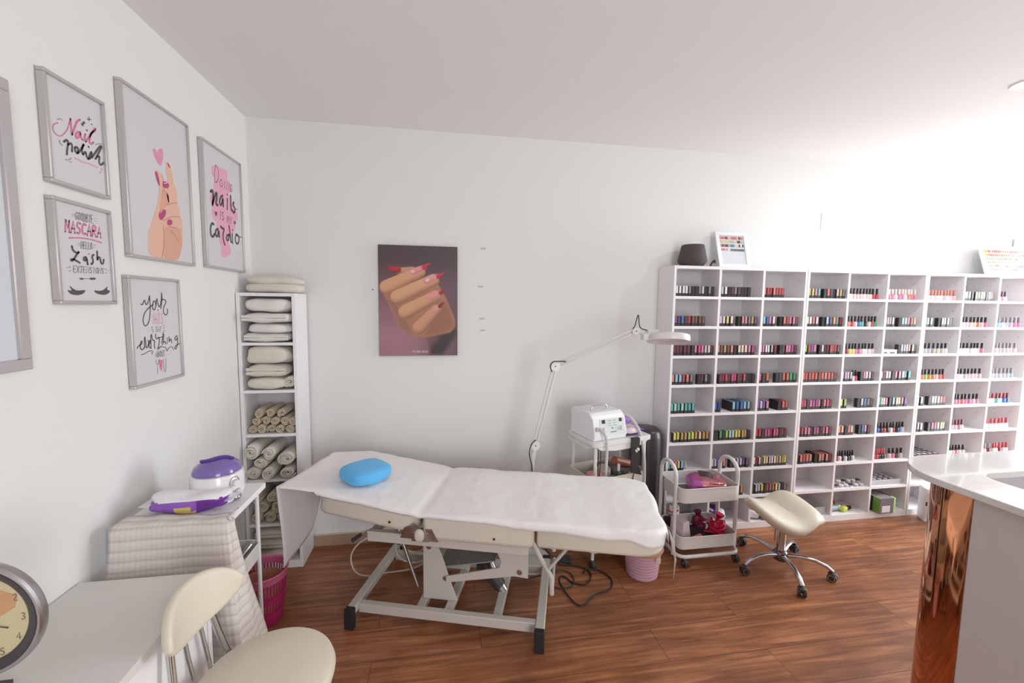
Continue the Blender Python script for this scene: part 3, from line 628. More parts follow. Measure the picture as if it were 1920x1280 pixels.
for q in ((-.13,.13,-.075,-.073,0,.04),(-.13,.13,.073,.075,0,.04),(-.13,-.128,-.073,.073,0,.04),(.128,.13,-.073,.073,0,.04),(-.128,.128,-.073,.073,0,.002)): b.box(*q)
b.obj('tray',M_clear,t,smooth=0)
for i in range(20):
    b=MB(); x=-.105+(i%5)*.052; y=-.055+(i//5)*.036; b.lathe([(0,.003),(.012,.003),(.013,.018),(0,.018)],10); b.lathe([(.0135,.0185),(.0135,.026),(0,.0265)],10,1); b.obj('pot',[mat('pot_fill_%d'%(i%4),[(214,200,206),(96,78,88),(150,170,186),(198,120,140)][i%4],.3),M_cellw],t,loc=(x,y,.0))
xc,zf=cell(1,2,2); b=MB(); b.box(0,.12,0,.09,0,.028); b.box(-.001,.121,-.001,.091,.022,.03,1); b.box(.01,.035,-.002,0,.004,.012,2); b.box(.06,.1,-.002,0,.004,.012,2)
tag(b.obj('flat_white_case',[M_cellw,M_cellw,M_black],loc=(xc+.01,-.19,zf),bev=.002),'flat white case with black catches, third cell down, right column, middle unit','case')
xc,zf=cell(1,2,3); b=MB(); b.box(0,.062,0,.03,0,.088,0); b.box(0,.062,0,.03,.0885,.125,1); b.box(.01,.05,-.001,0,.02,.06,2)
tag(b.obj('tall_carton',[mat('carton_pale',(206,196,204),.5),mat('carton_blue',(74,86,146),.5),mat('carton_coral',(196,120,112),.5)],loc=(xc+.012,-.10,zf),bev=.001),'tall pale carton with a blue top behind white boxes, middle shelf unit','carton')
# striped sample sticks
xc,zf=cell(2,0,6)
for i in range(5):
    b=MB(); b.box(0,.045,0,.15,0,.016); b.box(.004,.041,-.001,.15,.016,.02,1); b.box(.010,.036,-.002,-.0002,.002,.014,1)
    for q in range(4): b.box(.006,.039,.01+q*.035,.03+q*.035,.0202,.0208,0)
    tag(b.obj('sample_palette',[M_cellw,M_black],loc=(xc+.02+i*.05,-.19,zf+.001),rot=(0,0,.02*(i-2))),'black and white striped palette lying flat, seventh cell down, left column, right unit','palette','striped palettes lying in the right unit')
# bottom cells: clear box, toy heap, green-black carton, white rounded device
xc,zf=cell(1,0,8); b=MB()
b.box(.04,.28,-.185,-.183,zf,zf+.06); b.box(.04,.28,-.05,-.048,zf,zf+.06); b.box(.04,.042,-.183,-.05,zf,zf+.06); b.box(.278,.28,-.183,-.05,zf,zf+.06); b.box(.042,.278,-.183,-.05,zf,zf+.002)
for i in range(1,4): b.box(.042,.278,-.186,-.1852,zf+i*.014,zf+i*.014+.003)
tag(b.obj('clear_bin',M_clear,loc=(xc,0,.0),smooth=0),'empty clear plastic bin in the bottom cell behind the saddle stool','bin')
xc,zf=cell(1,1,8)
b=MB(); b.tube([(0,0,.0),(.05,0,.004),(.1,.0,.0)],.021,12,0); b.cyl((.10,0,0),(.128,0,0),.022,.020,14,1); b.cyl((.128,0,0),(.133,0,0),.022,.022,14,2)
tag(b.obj('cream_tube',[mat('tube_grey_green',(160,176,176),.4),M_cellw,mat('teal_ring',(50,110,116),.4)],loc=(xc+.015,-.15,zf+.0215),rot=(0,0,.15)),'grey-green cream tube with a white cap, bottom cell right of the clear bin','tube')
b=MB(); b.soft((0,0,.03),(.05,.035,.032),8,3,.02,30,3); tag(b.obj('crumpled_wrapper',mat('taupe_wrap',(188,174,164),.6,nz=.2,scale=50),loc=(xc+.06,-.085,zf-.001)),'crumpled taupe wrapper lying behind the cream tube, bottom cell','wrapper')
b=MB(); b.cyl((0,0,0),(.03,.0,.075),.011,.014,12); tag(b.obj('red_roller',mat('toy_red',(176,62,52),.4),loc=(xc+.115,-.105,zf+.035),rot=(0,-.8,0)),'red stick pointing up from the bottom-cell heap','roller')
b=MB(); b.soft((0,0,.02),(.028,.02,.02),8,4,.004,20,5); b.cyl((.03,0,.018),(.05,0,.018),.008,n=10,mi=2); b.cyl((.05,0,.018),(.078,.0,.018),.015,.013,12,1)
tag(b.obj('highlighter_bottle',[mat('toy_lime',(206,222,96),.4),M_black,mat('toy_orange',(240,150,60),.4)],loc=(xc+.145,-.155,zf),rot=(0,0,.2)),'lime and orange bottle with a black cap in the bottom cell','bottle')
xc,zf=cell(1,2,8)
t=thing('lamp_carton','black and green lamp carton sticking out of the bottom right cell of the middle unit','carton',(xc+.045,-.235,.0475),.0)
M=Matrix.Rotation(0,4,'Z'); b=MB(); b.box(0,.135,0,.215,0,.115,0); b.obj('carton_body',mat('carton_black',(56,52,56),.5),t,bev=.001)
b=MB(); b.box(-.0008,0,.0,.05,.0,.115,0); b.box(.121,.136,-.001,.03,0,.1155,1); b.obj('green_band',[mat('carton_green',(112,160,64),.5),mat('carton_lime_edge',(188,236,170),.5)],t,smooth=0)
b=MB(); b.box(.001,.12,-.0012,0,.002,.113,0); b.box(.02,.09,-.002,-.0012,.01,.06,1); b.box(-.001,.12,.0,.214,.1151,.1158,2); b.obj('carton_print',[mat('carton_grey_print',(120,112,114),.5),mat('carton_white_print',(222,220,226),.5),mat('carton_top_grey',(150,144,146),.5)],t,smooth=0)
t=thing('foot_spa_carton','large glossy white carton with lilac stripes on the floor, bottom left of the right unit','carton',(4.60,-.297,.001),R(-30))
b=MB(); b.prism(rounded_rect(0,.235,0,.10,.012),0,.245); b.obj('carton_body',M_cellw,t,bev=.003)
for z_ in (.228,.018):
    b=MB(); b.box(.02,.235,-.0008,.01,z_,z_+.005); b.obj('lilac_stripe',mat('lilac_print',(196,160,228),.5),t,smooth=0)
b=MB(); b.prism([(-.0,.03),(.035,.03),(.075,.085),(.072,.15),(.045,.215),(0,.215)],-.001,.0,0,axis='y'); b.box(.004,.013,-.0016,-.001,.12,.15,1); b.obj('grey_picture',[mat('print_warm_grey',(206,200,194),.5),M_black],t,smooth=0)
# bottom of the left unit: bags
def bag(x,y,z,h,seed,m,label,name='plastic_pouch',cat='bag',rot=0,two=None):
    b=MB(); b.soft((0,0,h[2]),h,10,3.2,min(h)*.5,22,seed)
    if two:
        for i,f in enumerate(b.f):
            c=sum((Vector(b.v[q]) for q in f),Vector())/len(f)
            if noise.noise(c*18+Vector((seed,0,0)))>.12: b.m[i]=1
    return tag(b.obj(name,[m]+([two] if two else []),loc=(x,y,z),rot=(0,0,rot),smooth=70,weld=True),label,cat)
M_bagw=mat('white_film',(236,232,238),.25,bump=.8,bscale=45); M_bagp=mat('purple_film',(98,54,140),.3,bump=.6,bscale=45)
xc,zf=cell(0,1,8)
bag(xc+.08,-.13,zf+.004,(.07,.06,.045),1,M_bagw,'white and purple plastic pouch standing behind the right end of the white cart',two=M_bagp)
xc,zf=cell(0,2,8)
bag(xc+.060,-.14,zf+.004,(.05,.05,.04),2,M_bagw,'white pouch with purple corners in the bottom cell left of the mauve carton',two=M_bagp)
bag(xc+.05,-.10,zf+.078,(.05,.05,.032),7,M_bagw,'crumpled white film pouch lying on top of the others, bottom cell')
b=MB(); b.box(0,.035,0,.13,0,.085); tag(b.obj('mauve_carton',mat('carton_mauve',(168,142,158),.5,nz=.1,scale=60),loc=(xc+.11,-.2,zf+.0005),rot=(0,0,.12),bev=.001),'mauve carton standing on edge under the saddle stool seat, bottom cell','carton')
b=MB(); b.box(0,.13,0,.1,0,.012); tag(b.obj('white_booklet',M_cellw,loc=(xc+.16,-.195,zf+.0005),bev=.001),'flat white booklet lying right of the mauve carton','booklet')
# clear figurine in the seventh cell
xc,zf=cell(0,0,6); b=MB(); b.lathe([(0,0),(.011,0),(.012,.02),(.005,.028),(.004,.05),(.006,.052),(0,.06)],12)
tag(b.obj('clear_dropper',M_clear,loc=(xc+.155,-.16,zf)),'thin clear dropper bottle right of the pastel polish boxes','bottle')

# ---------- on top of the shelves ----------
b=MB(); b.lathe([(0,0),(.062,0),(.070,.004),(.092,.035),(.093,.045),(.072,.14),(.070,.144),(.064,.144),(.062,.13),(.07,.05),(.0,.04)],36)
tag(b.obj('plant_pot',mat('ribbed_charcoal_ceramic',(82,72,72),.75,nz=.15,scale=(60),bump=.4,bscale=90),loc=(2.768,-.115,ZS)),'empty dark grey tapered pot on top of the left shelf unit','pot')
def lean_frame(x,w,h,bd,label,rows,lean,seed,y=-.128,ft=0):
    t=thing('tip_display_frame',label,'display frame',(x,y,ZS+.0025),0); t.rotation_euler=(-lean,0,0)
    b=MB()
    for q in ((0,w,0,bd),(0,w,h-bd,h),(0,bd,bd,h-bd),(w-bd,w,bd,h-bd)): b.box(q[0],q[1],0,.014,q[2],q[3])
    b.obj('frame_border',M_cellw,t,bev=.0015)
    b=MB(); b.box(bd,w-bd,.006,.012,bd,h-bd); b.obj('backing_sheet',mat('backing_grey_white',(216,216,222),.5),t,smooth=0)
    rr=random.Random(seed); b=MB(); cols=[(200,110,116),(216,140,130),(70,56,60),(226,196,160),(190,180,170),(206,206,180),(60,130,150),(226,226,228),(230,170,180),(60,70,66),(240,210,90),(240,140,70),(60,90,170),(170,216,110),(250,190,190),(214,90,150)]
    k_=.72 if w>.4 else 1; ms=[mat('tip_%d_%d'%(i,int(w*100)),tuple(v*k_ for v in c),.3) for i,c in enumerate(cols)]
    for (v0,v1,u0,u1,n,ks) in rows:
        for i in range(n):
            a=bd+(w-2*bd)*(u0+(u1-u0)*i/n); c=bd+(w-2*bd)*(u0+(u1-u0)*(i+.82)/n); z1=h-bd-(h-2*bd)*v0; z0=h-bd-(h-2*bd)*v1
            b.prism([(a,z0),(c,z0),(c,z1-(z1-z0)*.2),((a+c)/2,z1),(a,z1-(z1-z0)*.2)],.0035,.0062,rr.choice(ks),axis='y')
    b.obj('nail_tips',ms,t,smooth=0)
    return t
lean_frame(2.965,.238,.262,.027,'small white frame with rows of sample nail tips leaning on the left shelf unit',[(.03,.13,.02,.98,16,[0,1,2,3,0,8]),(.16,.26,.03,.98,15,[2,4,1,3,5]),(.3,.4,.02,.40,6,[0,2,1]),(.3,.4,.42,.6,3,[6]),(.3,.4,.63,.98,5,[7,2,3]),(.45,.53,.03,.3,5,[0,8]),(.46,.54,.42,.98,9,[9])],.28,3)
lean_frame(5.20,.62,.24,.028,'wide white frame of bright sample nail tips at the top right edge',[(.02+.16*k,.14+.16*k,.01,.99,26,[[15,1,10,3],[10,11,1,14],[12,8,14,13],[14,3,5,10],[7,2,14,13],[9,3,7,5]][k]) for k in range(6)],.28,5)
b=MB(); b.tube([(0,0,.03),(.0,.0,.055),(-.012,.02,.03),(-.02,.02,.012),(0,.03,.006),(.02,.0,.005)],.006,8,0,sm=2)
tag(b.obj('brown_rope_loop',mat('brown_rope',(96,76,66),.8),loc=(2.955,-.085,ZS+.003)),'short brown rope bunched behind the left edge of the nail tip frame','rope')
# ---------- towel tower in the corner ----------
t=thing('towel_tower','tall narrow white shelf tower of towels in the left corner',"shelf unit",(.004,0,0))
TW,TD,TH=.302,.219,1.600
for xa in (0,TW-.018):
    b=MB(); b.box(xa,xa+.018,-TD,-.016,0,TH); b.obj('side_panel',M_white,t,bev=.001)
b=MB(); b.box(.018,TW-.018,-.022,-.016,0,TH-.018); b.obj('back_panel',mat('shelf_back_white',(214,208,212),.6),t,smooth=0)
b=MB(); b.box(.018,TW-.018,-TD,-.016,TH-.018,TH); b.obj('top_panel',M_white,t,bev=.001)
TZ=[1.317,1.048,.796,.532,.266]
for z in TZ:
    b=MB(); b.box(.0185,TW-.0185,-TD+.002,-.022,z-.008,z+.008); b.obj('shelf',M_white,t,smooth=0)
b=MB(); b.box(.0185,TW-.0185,-TD+.002,-.022,0,.045); b.obj('base_panel',M_white,t,smooth=0)
def folded(x,y,z,hx,hy,hz,seed,m,label,name='folded_towel',fold=True,rz=0):
    b=MB(); b.soft((0,0,hz),(hx,hy,hz),14,3.4,hz*.32,12,seed)
    if fold:   # the fold shows as two thin lips along the front
        for k in (-.35,.3): b.tube([(-hx*.93,-hy*.93,hz+hz*k*.9),(0,-hy*1.0,hz+hz*k+.002*math.sin(seed)),(hx*.93,-hy*.93,hz+hz*k*.8)],hz*.28,8,0,sm=2)
    return tag(b.obj(name,m,loc=(x,y,z),rot=(0,0,rz),smooth=80,weld=False),label,'towel','towels in the corner tower')
folded(.153,-.155,1.327,.120,.075,.026,1,M_towelw,'flat white folded towel, lowest in the top compartment of the tower')
folded(.165,-.158,1.3775,.115,.075,.027,2,M_towelw,'white folded towel, second from the bottom in the top compartment',fold=False)
folded(.153,-.168,1.434,.121,.08,.028,3,M_towelw,'frilled white folded towel poking out left in the top compartment')
folded(.160,-.155,1.493,.118,.075,.040,4,M_towelw,'rumpled white towel topmost inside the upper compartment',fold=False)
folded(.145,-.15,1.0562,.108,.08,.036,5,M_towel,'cream folded towel lowest in the second compartment',fold=False)
folded(.145,-.15,1.129,.108,.08,.036,6,M_towel,'cream folded towel in the middle of the second compartment')
folded(.152,-.15,1.202,.116,.08,.048,7,M_towel,'plump cream towel on top in the second compartment',fold=False)
def roll(cx,cz,r,yf,yb,seed,m,label,name='rolled_towel',turns=2.5,a0=0,axis=None):
    b=MB(); rn=random.Random(seed); n=int(18*turns); th=r/turns*.40; sq=1+rn.uniform(-.08,.08); vs=[]; secs=((yf,.55,rn.uniform(-.003,.003)),(yf+.006,1,0),((yf+yb)/2,1.0,0),(yb,.95,0))
    for (yy,k,dz) in secs:
        for i in range(n+1):
            a=a0+2*PI*turns*i/n; rc=r*.10+(r*.9-th*.5)*(i/n)**.9; wob=1+.06*math.sin(a*2.3+seed)
            for sg in (-1,1):
                q=(rc+sg*th*k)*wob; vs.append((q*math.cos(a)*sq,yy+.004*math.sin(a*1.7+seed)*(yy==yf),q*math.sin(a)/sq))
    w=2*(n+1); fs=[]
    for s in range(3):
        for i in range(n):
            A=s*w+2*i; Bq=(s+1)*w+2*i
            fs+=[(A,A+2,Bq+2,Bq),(A+1,Bq+1,Bq+3,A+3)]
        fs+=[(s*w,(s+1)*w,(s+1)*w+1,s*w+1),(s*w+w-2,s*w+w-1,(s+1)*w+w-1,(s+1)*w+w-2)]
    for i in range(n): fs+=[(2*i,2*i+1,2*i+3,2*i+2),(3*w+2*i,3*w+2*i+2,3*w+2*i+3,3*w+2*i+1)]
    b.add(vs,fs)
    return tag(b.obj(name,m,loc=(cx,0,cz),smooth=70),label,'towel','towels in the corner tower')
roll(.262,1.098,.034,-.205,-.05,3,M_towel,'single rolled cream towel standing at the right of the second compartment',a0=1)
small=[(.066,.915),(.116,.935),(.168,.925),(.218,.935),(.262,.905),(.060,.850),(.108,.868),(.160,.860),(.213,.868),(.262,.850),(.085,.826),(.186,.826)]
small=[(.052,.829),(.102,.829),(.152,.829),(.202,.829),(.252,.829),(.072,.874),(.124,.876),(.176,.874),(.228,.876),(.268,.872),(.088,.920),(.150,.922),(.212,.921)]
for i,(x,z) in enumerate(small):
    roll(x,z,.0245,-.205+random.Random(i).uniform(-.006,.01),-.03,i,M_towel2,'%s small beige rolled towel, %s in the third compartment'%(ORD[i%5],'bottom layer' if i<5 else 'middle layer' if i<10 else 'top layer'),turns=2.2,a0=i*1.3)
for i,(x,z,r,p) in enumerate([(.060,.580,.038,'bottom left'),(.141,.578,.038,'bottom middle'),(.240,.578,.037,'bottom right'),(.098,.642,.034,'middle left'),(.056,.706,.041,'top left'),(.143,.692,.037,'top middle'),(.236,.660,.044,'top right')]):
    roll(x,z,r,-.232 if i!=4 else -.245,-.03,20+i,M_towel,'thick cream rolled towel, %s of the pile in the fourth compartment'%p,turns=2.6,a0=i*1.1)
for i,(x,z,r,p) in enumerate([(.058,.310,.034,'bottom left'),(.132,.308,.034,'bottom middle'),(.206,.308,.034,'bottom right'),(.095,.370,.033,'middle left'),(.170,.370,.034,'middle right'),(.062,.430,.033,'upper left'),(.150,.432,.035,'upper right'),(.222,.440,.033,'far right')]):
    roll(x,z,r,-.212,-.03,40+i,M_towel2,'dim beige rolled towel, %s of the pile in the fifth compartment'%p,turns=2.3,a0=i*.9)
for i in range(3): folded(.150,-.135,.048+i*.063,.112,.075,.030,60+i,M_towel,'beige blanket folded flat, %s in the lowest compartment'%['bottom','middle','top'][i],'folded_blanket')
b=MB(); b.soft((0,0,.030),(.146,.075,.030),16,3.4,.008,9,77); b.soft((.004,.0,.070),(.150,.072,.026),16,3.0,.012,9,79)
tag(b.obj('folded_towel',M_towel,loc=(.172,-.115,TH+.0005),smooth=80),'thick cream bath towel folded on top of the corner tower','towel','towels in the corner tower')

# ---------- treatment bed ----------
BA=R(-17.2); bed=thing('treatment_bed','ivory electric treatment bed on a white steel lifting frame','treatment bed',(1.203,-.625,0),BA)
M_fr=mat('white_painted_steel',(202,194,187),.4,coat=.1)
for s0 in (-.463,.443):
    b=MB(); b.box(s0-.021,s0+.021,-.262,.276,.062,.098); b.obj('foot_rail',M_fr,bed,bev=.004)
    for tt in (-.262,.276):
        b=MB(); b.box(s0-.023,s0+.023,min(tt,tt-.03*(tt<0)),max(tt,tt+.03*(tt>0)),0,.101); b.obj('foot_cap',M_rubber,bed,bev=.004)
for tt in (-.215,.215):
    b=MB(); b.box(-.442,.422,tt-.016,tt+.016,.048,.094); b.obj('long_rail',M_fr,bed,bev=.003)
for s0 in (-.145,-.005,.235):
    b=MB(); b.box(s0-.02,s0+.02,-.199,.199,.05,.082); b.obj('cross_rail',M_fr,bed,bev=.003)
for tt in (-.125,.125):
    b=MB(); b.prism([(-.150,.083),(.025,.083),(-.015,.19),(-.04,.27),(-.065,.335),(-.09,.372),(-.118,.385),(-.150,.385)],tt-.004,tt+.004,0,axis='y')
    for (x,z) in ((-.118,.355),(-.035,.20)): b.cyl((x,tt-.012,z),(x,tt+.012,z),.012,n=14,mi=1)
    b.obj('column_plate',[M_fr,M_alu],bed,bev=.001)
    b=MB(); b.prism([(.375,.245),(.375,.418),(.12,.418),(.19,.40),(.225,.36),(.245,.315),(.235,.285),(-.03,.215),(-.03,.182),(.31,.25)],tt-.014,tt-.0065,0,axis='y')
    b.cyl((.335,tt-.02,.275),(.335,tt,.275),.013,n=14,mi=1); b.obj('link_arm',[M_fr,M_alu],bed,bev=.001)
b=MB(); b.box(-.150,-.145,-.121,.121,.083,.36); b.obj('column_web',M_fr,bed)
b=MB(); b.box(.0,.30,-.10,.10,.262,.268,0,); b.obj('control_tray',mat('painted_grey_green',(150,148,140),.5),bed,rot=(0,R(-12),0),loc=(-.03,0,-.03))
for tt in (-.245,.215):
    b=MB(); b.box(-.385,.385,tt,tt+.03,.424,.474); b.obj('seat_rail',M_fr,bed,bev=.004)
for s0 in (-.383,.0,.353):
    b=MB(); b.box(s0,s0+.03,-.2145,.2145,.43,.466); b.obj('seat_crossbar',M_fr,bed,bev=.003)
b=MB(); b.cyl((.075,.0,.40),(.19,0,.17),.016,n=14,mi=1); b.cyl((.10,0,.26),(.215,.0,.10),.034,n=18); b.cyl((.205,0,.115),(.235,0,.073),.03,.026,n=16,mi=1); b.box(.10,.17,-.03,.03,.17,.23,0)
b.obj('lift_motor',[M_dark,M_alu],bed)
b=MB(); b.cyl((-.30,-.1,.44),(-.19,-.1,.12),.010,n=10); b.obj('back_strut',M_alu,bed)
b=MB(); b.tube([(.47,-.14,.30),(.56,-.14,.42)],.009,8,0); b.obj('support_strut',M_fr,bed)
b=MB(); b.tube([(.385,-.14,.45),(.43,-.14,.36),(.485,-.14,.27),(.49,-.14,.18)],.011,8,0); b.tube([(.39,.12,.45),(.44,.12,.34),(.49,.12,.24)],.011,8); b.cyl((.49,-.15,.19),(.49,.13,.19),.009,n=10); b.obj('leg_support',M_fr,bed)
b=MB(); b.cyl((-.385,-.235,.475),(-.415,-.245,.455),.004,n=8,mi=1); b.cyl((-.412,-.244,.457),(-.452,-.262,.43),.0085,.0095,n=12); b.obj('release_lever',[M_black,M_alu],bed)
b=MB(); b.box(-.145,-.065,-.292,-.284,.475,.515); b.prism([(-.20,.485),(-.18,.535),(-.13,.555),(-.10,.52),(-.12,.485)],-.291,-.285,0,axis='y'); b.prism([(-.09,.535),(-.05,.535),(-.02,.478),(-.07,.478)],-.290,-.286,0,axis='y'); b.soft((-.105,-.30,.508),(.022,.014,.030),8,2.4,0,1,0,1); b.obj('side_bracket',[M_chrome,M_bedvinyl],bed,weld=True)
def cushion(name,s0,s1,z0,z1,tilt=0,r=.05,pivot=None,endr=None):
    b=MB(); n=0; th=z1-z0; x0,x1=s0,s1
    P=rounded_rect(x0,x1,-.285,.265,r) if not endr else None
    if endr:
        P=[(x0+.01,-.285),(x1-endr,-.285)]+[(x1-endr+endr*math.sin(a),-.285+endr-endr*math.cos(a)) for a in [PI/2*k/7 for k in range(1,8)]]+[(x1-endr+endr*math.cos(a),.265-endr+endr*math.sin(a)) for a in [PI/2*k/7 for k in range(0,8)]]+[(x0+.01,.265),(x0,.255),(x0,-.275)]
    b.prism(P,z0,z1); o=b.obj(name,M_bedvinyl,bed,bev=0,smooth=50)
    m=o.modifiers.new('bevel','BEVEL'); m.width=.022; m.segments=4; m.limit_method='ANGLE'; m.angle_limit=R(50)
    if tilt:
        pv=Vector(pivot); o.matrix_local=Matrix.Translation(pv)@Matrix.Rotation(tilt,4,'Y')@Matrix.Translation(-pv)
    return o
hc=cushion('head_cushion',-.615,-.118,.498,.598,R(7.5),.06,(-.118,0,.598))
b=MB(); b.tube([(x,y,.580) for x,y in rounded_rect(-.6155,-.1175,-.2855,.2655,.06)],.0028,6,0,closed=True); o=b.obj('piping',M_bedvinyl,hc)
b=MB(); b.cyl((-.245,-.287,.535),(-.245,-.2835,.535),.014,n=20); b.cyl((-.245,-.2885,.535),(-.245,-.286,.535),.006,n=12,mi=1); b.obj('eyelet',[mat('eyelet_cream',(214,204,158),.4),M_black],hc)
sc_=cushion('seat_cushion',-.102,.412,.478,.592,0,.03)
b=MB(); b.cyl((.235,-.287,.515),(.235,-.2835,.515),.010,n=20); b.cyl((.235,-.2885,.515),(.235,-.286,.515),.0055,n=12,mi=1); b.obj('eyelet',[M_bedvinyl,M_black],sc_)
cushion('leg_cushion',.424,.985,.486,.590,0,.03,endr=.13)
b=MB(); b.box(.44,.90,-.2,.18,.47,.487); b.cyl((.60,-.16,.45),(.60,-.16,.47),.011,n=12); b.obj('leg_board',M_dark,bed)
# paper sheet over the bed
def smooths(x): x=max(0,min(1,x)); return x*x*(3-2*x)
def ztop(s):
    z=.6015
    if s<-.118: z=.6015+(-.118-s)*.132
    if s<-.62: z=.6015+.502*.132+(-.62-s)*.09
    z-=.006*math.exp(-((s+.11)/.022)**2)+.0015*math.exp(-((s-.418)/.018)**2)
    return z
b=MB(); nu,nv=130,44
def sheet(u,v):
    s=-.795+u*1.86; d=0
    se=s
    if s>.965: d=(s-.965); se=.965+.032*(1-math.exp(-d/.03)); 
    drop=max(0,d-.006)*1.0
    ny=.287-.006*(1-u)
    tl,th_=-.287,.272
    if s>.86: k=min(1,(s-.86)/.13); r=.115*(1-math.sqrt(max(0,1-k*k))); tl+=r; th_-=r*.9
    over=max(0,.012+.030*smooths((s+.2)/1.1)) + (.028*smooths((s-.80)/.12))
    if s<-.62: over=.0
    tot=(th_-tl)+over; q=v*tot
    if q<over: t=tl-.004-.003*math.sin(s*21); dz=-(over-q)-.002; t-=(over-q)*.10
    else: t=tl+(q-over); dz=-.004*max(0,1-(q-over)/.012)
    if s<-.62: t=t-(.02*(-.62-s)/.17) if v<.5 else t-(.10*(-.62-s)/.17)*(v-.5)*2
    cr=.0028*noise.noise(Vector((s*13,t*15,1)))+.0022*noise.noise(Vector((s*34,t*30,5)))+.0025*math.sin(s*17+t*3)*smooths((s+.3)/.3)
    z=ztop(se)+dz-drop+cr+.0035
    if s>.965: z=ztop(.965)+dz*.3-drop*(1.0)+cr*.4+.004; se+=.006*math.sin(t*25)
    return (se,t,z)
b.grid(sheet,nu,nv)
cx,cs=math.cos(BA),math.sin(BA)
sh=b.obj('paper_sheet',M_paper,loc=(1.203,-.625,0),rot=(0,0,BA),smooth=180); 
# the loose end hanging off the head and the corner hanging off the foot are the same sheet
b2=MB(); b2.grid(lambda u,v:(-.797+.012*math.sin(v*3)*v,-.310+.028*v+(.42-.30*v*u*.55)*u-.012*u*u*v,.6885-.012*u-v*(.418-.10*u)+.0),16,20)
b2.grid(lambda u,v:(.992+.012*v,-.21-.075*u*(1-v)-.062*v-.03*u,.585-.0*u-v*.09*(1-.2*u)),8,8)
b2.grid(lambda u,v:(1.008,-.262-.03*(1-v)*u,.50-.105*v),4,6)
n0=len(sh.data.vertices)
bm=bmesh.new(); bm.from_mesh(sh.data); tmp=bpy.data.meshes.new('tmp'); tmp.from_pydata(b2.v,[],b2.f); bm.from_mesh(tmp); 
for f in bm.faces: f.smooth=True
bm.to_mesh(sh.data); bm.free()
sm=sh.modifiers.new('solid','SOLIDIFY'); sm.thickness=.0007; sm.offset=1
tag(sh,'long white paper sheet covering the treatment bed, hanging off its head end','paper sheet')
# blue pillow
def pil(x,y,z): return (x,y,z*(1-.12*(1-abs(y))*0)-.10*max(0,1-(x*x)*1.2)*0)
t=thing('neck_pillow','bright blue foam neck pillow on the paper-covered head end','pillow',(.727,-.565,.654),R(47))
t.rotation_euler=(Matrix.Rotation(BA,3,'Z')@Matrix.Rotation(R(7.5),3,'Y')@Matrix.Rotation(R(47)-BA,3,'Z')).to_euler(); t.location.z=.6555
b=MB(); b.soft((0,0,.038),(.124,.090,.038),18,3.3,0,1,0); 
b.v=[(x,y,z-.010*math.exp(-(x/.04)**2)*(1 if z<.03 else 0)+.002) for x,y,z in b.v]
b.obj('pillow_cover',mat('sky_blue_foam',(92,178,232),.75,nz=.03,sheen=.2),t,smooth=80,weld=True)
b=MB()
for k in (-1,0,1): b.tube([(-.055,.004+k*.022,.0745-abs(k)*.001),(0,.004+k*.022,.0768-abs(k)*.001),(.05,.004+k*.022,.0747-abs(k)*.001)],.0018,6,0)
b.obj('pressed_groove',mat('sky_blue_groove',(70,150,206),.8),t)

# ---------- magnifier lamp ----------
t=thing('magnifying_lamp','white magnifying lamp with folding arms standing behind the bed','magnifying lamp',(1.632,-.36,0))
def L_(x,y,z): return (x-1.632,y+.36,z)
b=MB(); b.lathe([(0,0),(.13,0),(.135,.01),(.12,.03),(.03,.045),(0,.045)],32); b.obj('base',M_wlac,t)
b=MB(); b.cyl((0,0,.04),(.012,-.005,.66),.012,n=14); b.cyl((0,0,.04),(.006,-.002,.40),.016,n=14); b.obj('pole',M_wlac,t)
JA=L_(1.655,-.375,.730); JB=L_(1.752,-.42,1.2045); JC=L_(2.196,-.50,1.411); HC=L_(2.362,-.565,1.375)
def pair(a,c,sep,r,name):
    a,c=Vector(a),Vector(c); d=(c-a).normalized(); nn=Vector((0,1,0)).cross(d).normalized()
    b=MB()
    for k in (-1,1): b.cyl(a+nn*sep*k+d*.015,c+nn*sep*k-d*.015,r,n=10)
    return b.obj(name,M_wlac,t)
pair(JA,JB,.011,.0068,'lower_arm'); pair(JB,JC,.011,.0068,'upper_arm')
for J,rr in ((JA,.028),(JB,.029),(JC,.022)):
    b=MB(); J=Vector(J); b.cyl(J+Vector((0,-.016,0)),J+Vector((0,.016,0)),rr,n=28); b.cyl(J+Vector((0,-.0175,0)),J+Vector((0,-.0155,0)),.004,n=10,mi=1); b.obj('joint',[M_wlac,M_dark],t,bev=.002)
b=MB(); b.cyl((.012,-.005,.64),(JA[0],JA[1],JA[2]-.01),.015,n=12); b.obj('swivel',M_wlac,t)
hd=MB(); hd.ring([(.120,-.022),(.124,-.006),(.122,.014),(.110,.019),(.074,.019),(.070,.014),(.070,.004),(.082,-.003),(.112,-.022)],48)
hm=Matrix.Translation(HC)@Matrix.Scale(.94,4)@Matrix.Rotation(R(4),4,'Y')@Matrix.Rotation(R(-13),4,'X')
o=hd.obj('lamp_head',M_wlac,t); o.matrix_local=hm
b=MB(); b.ring([(.0825,-.005),(.111,-.0225),(.108,-.019),(.085,-.006)],40); o2=b.obj('light_diffuser',mat('lilac_diffuser',(214,196,206),.4),t); o2.matrix_local=hm
b=MB(); b.lathe([(0,.006),(.03,.0075),(.0695,.009),(.0695,.011),(.03,.0125),(0,.014)],40); o3=b.obj('magnifying_lens',mat('lens_glass',(240,244,250),.02,trans=1),t); o3.matrix_local=hm
b=MB(); J=Vector(JC); Hh=Vector(HC)
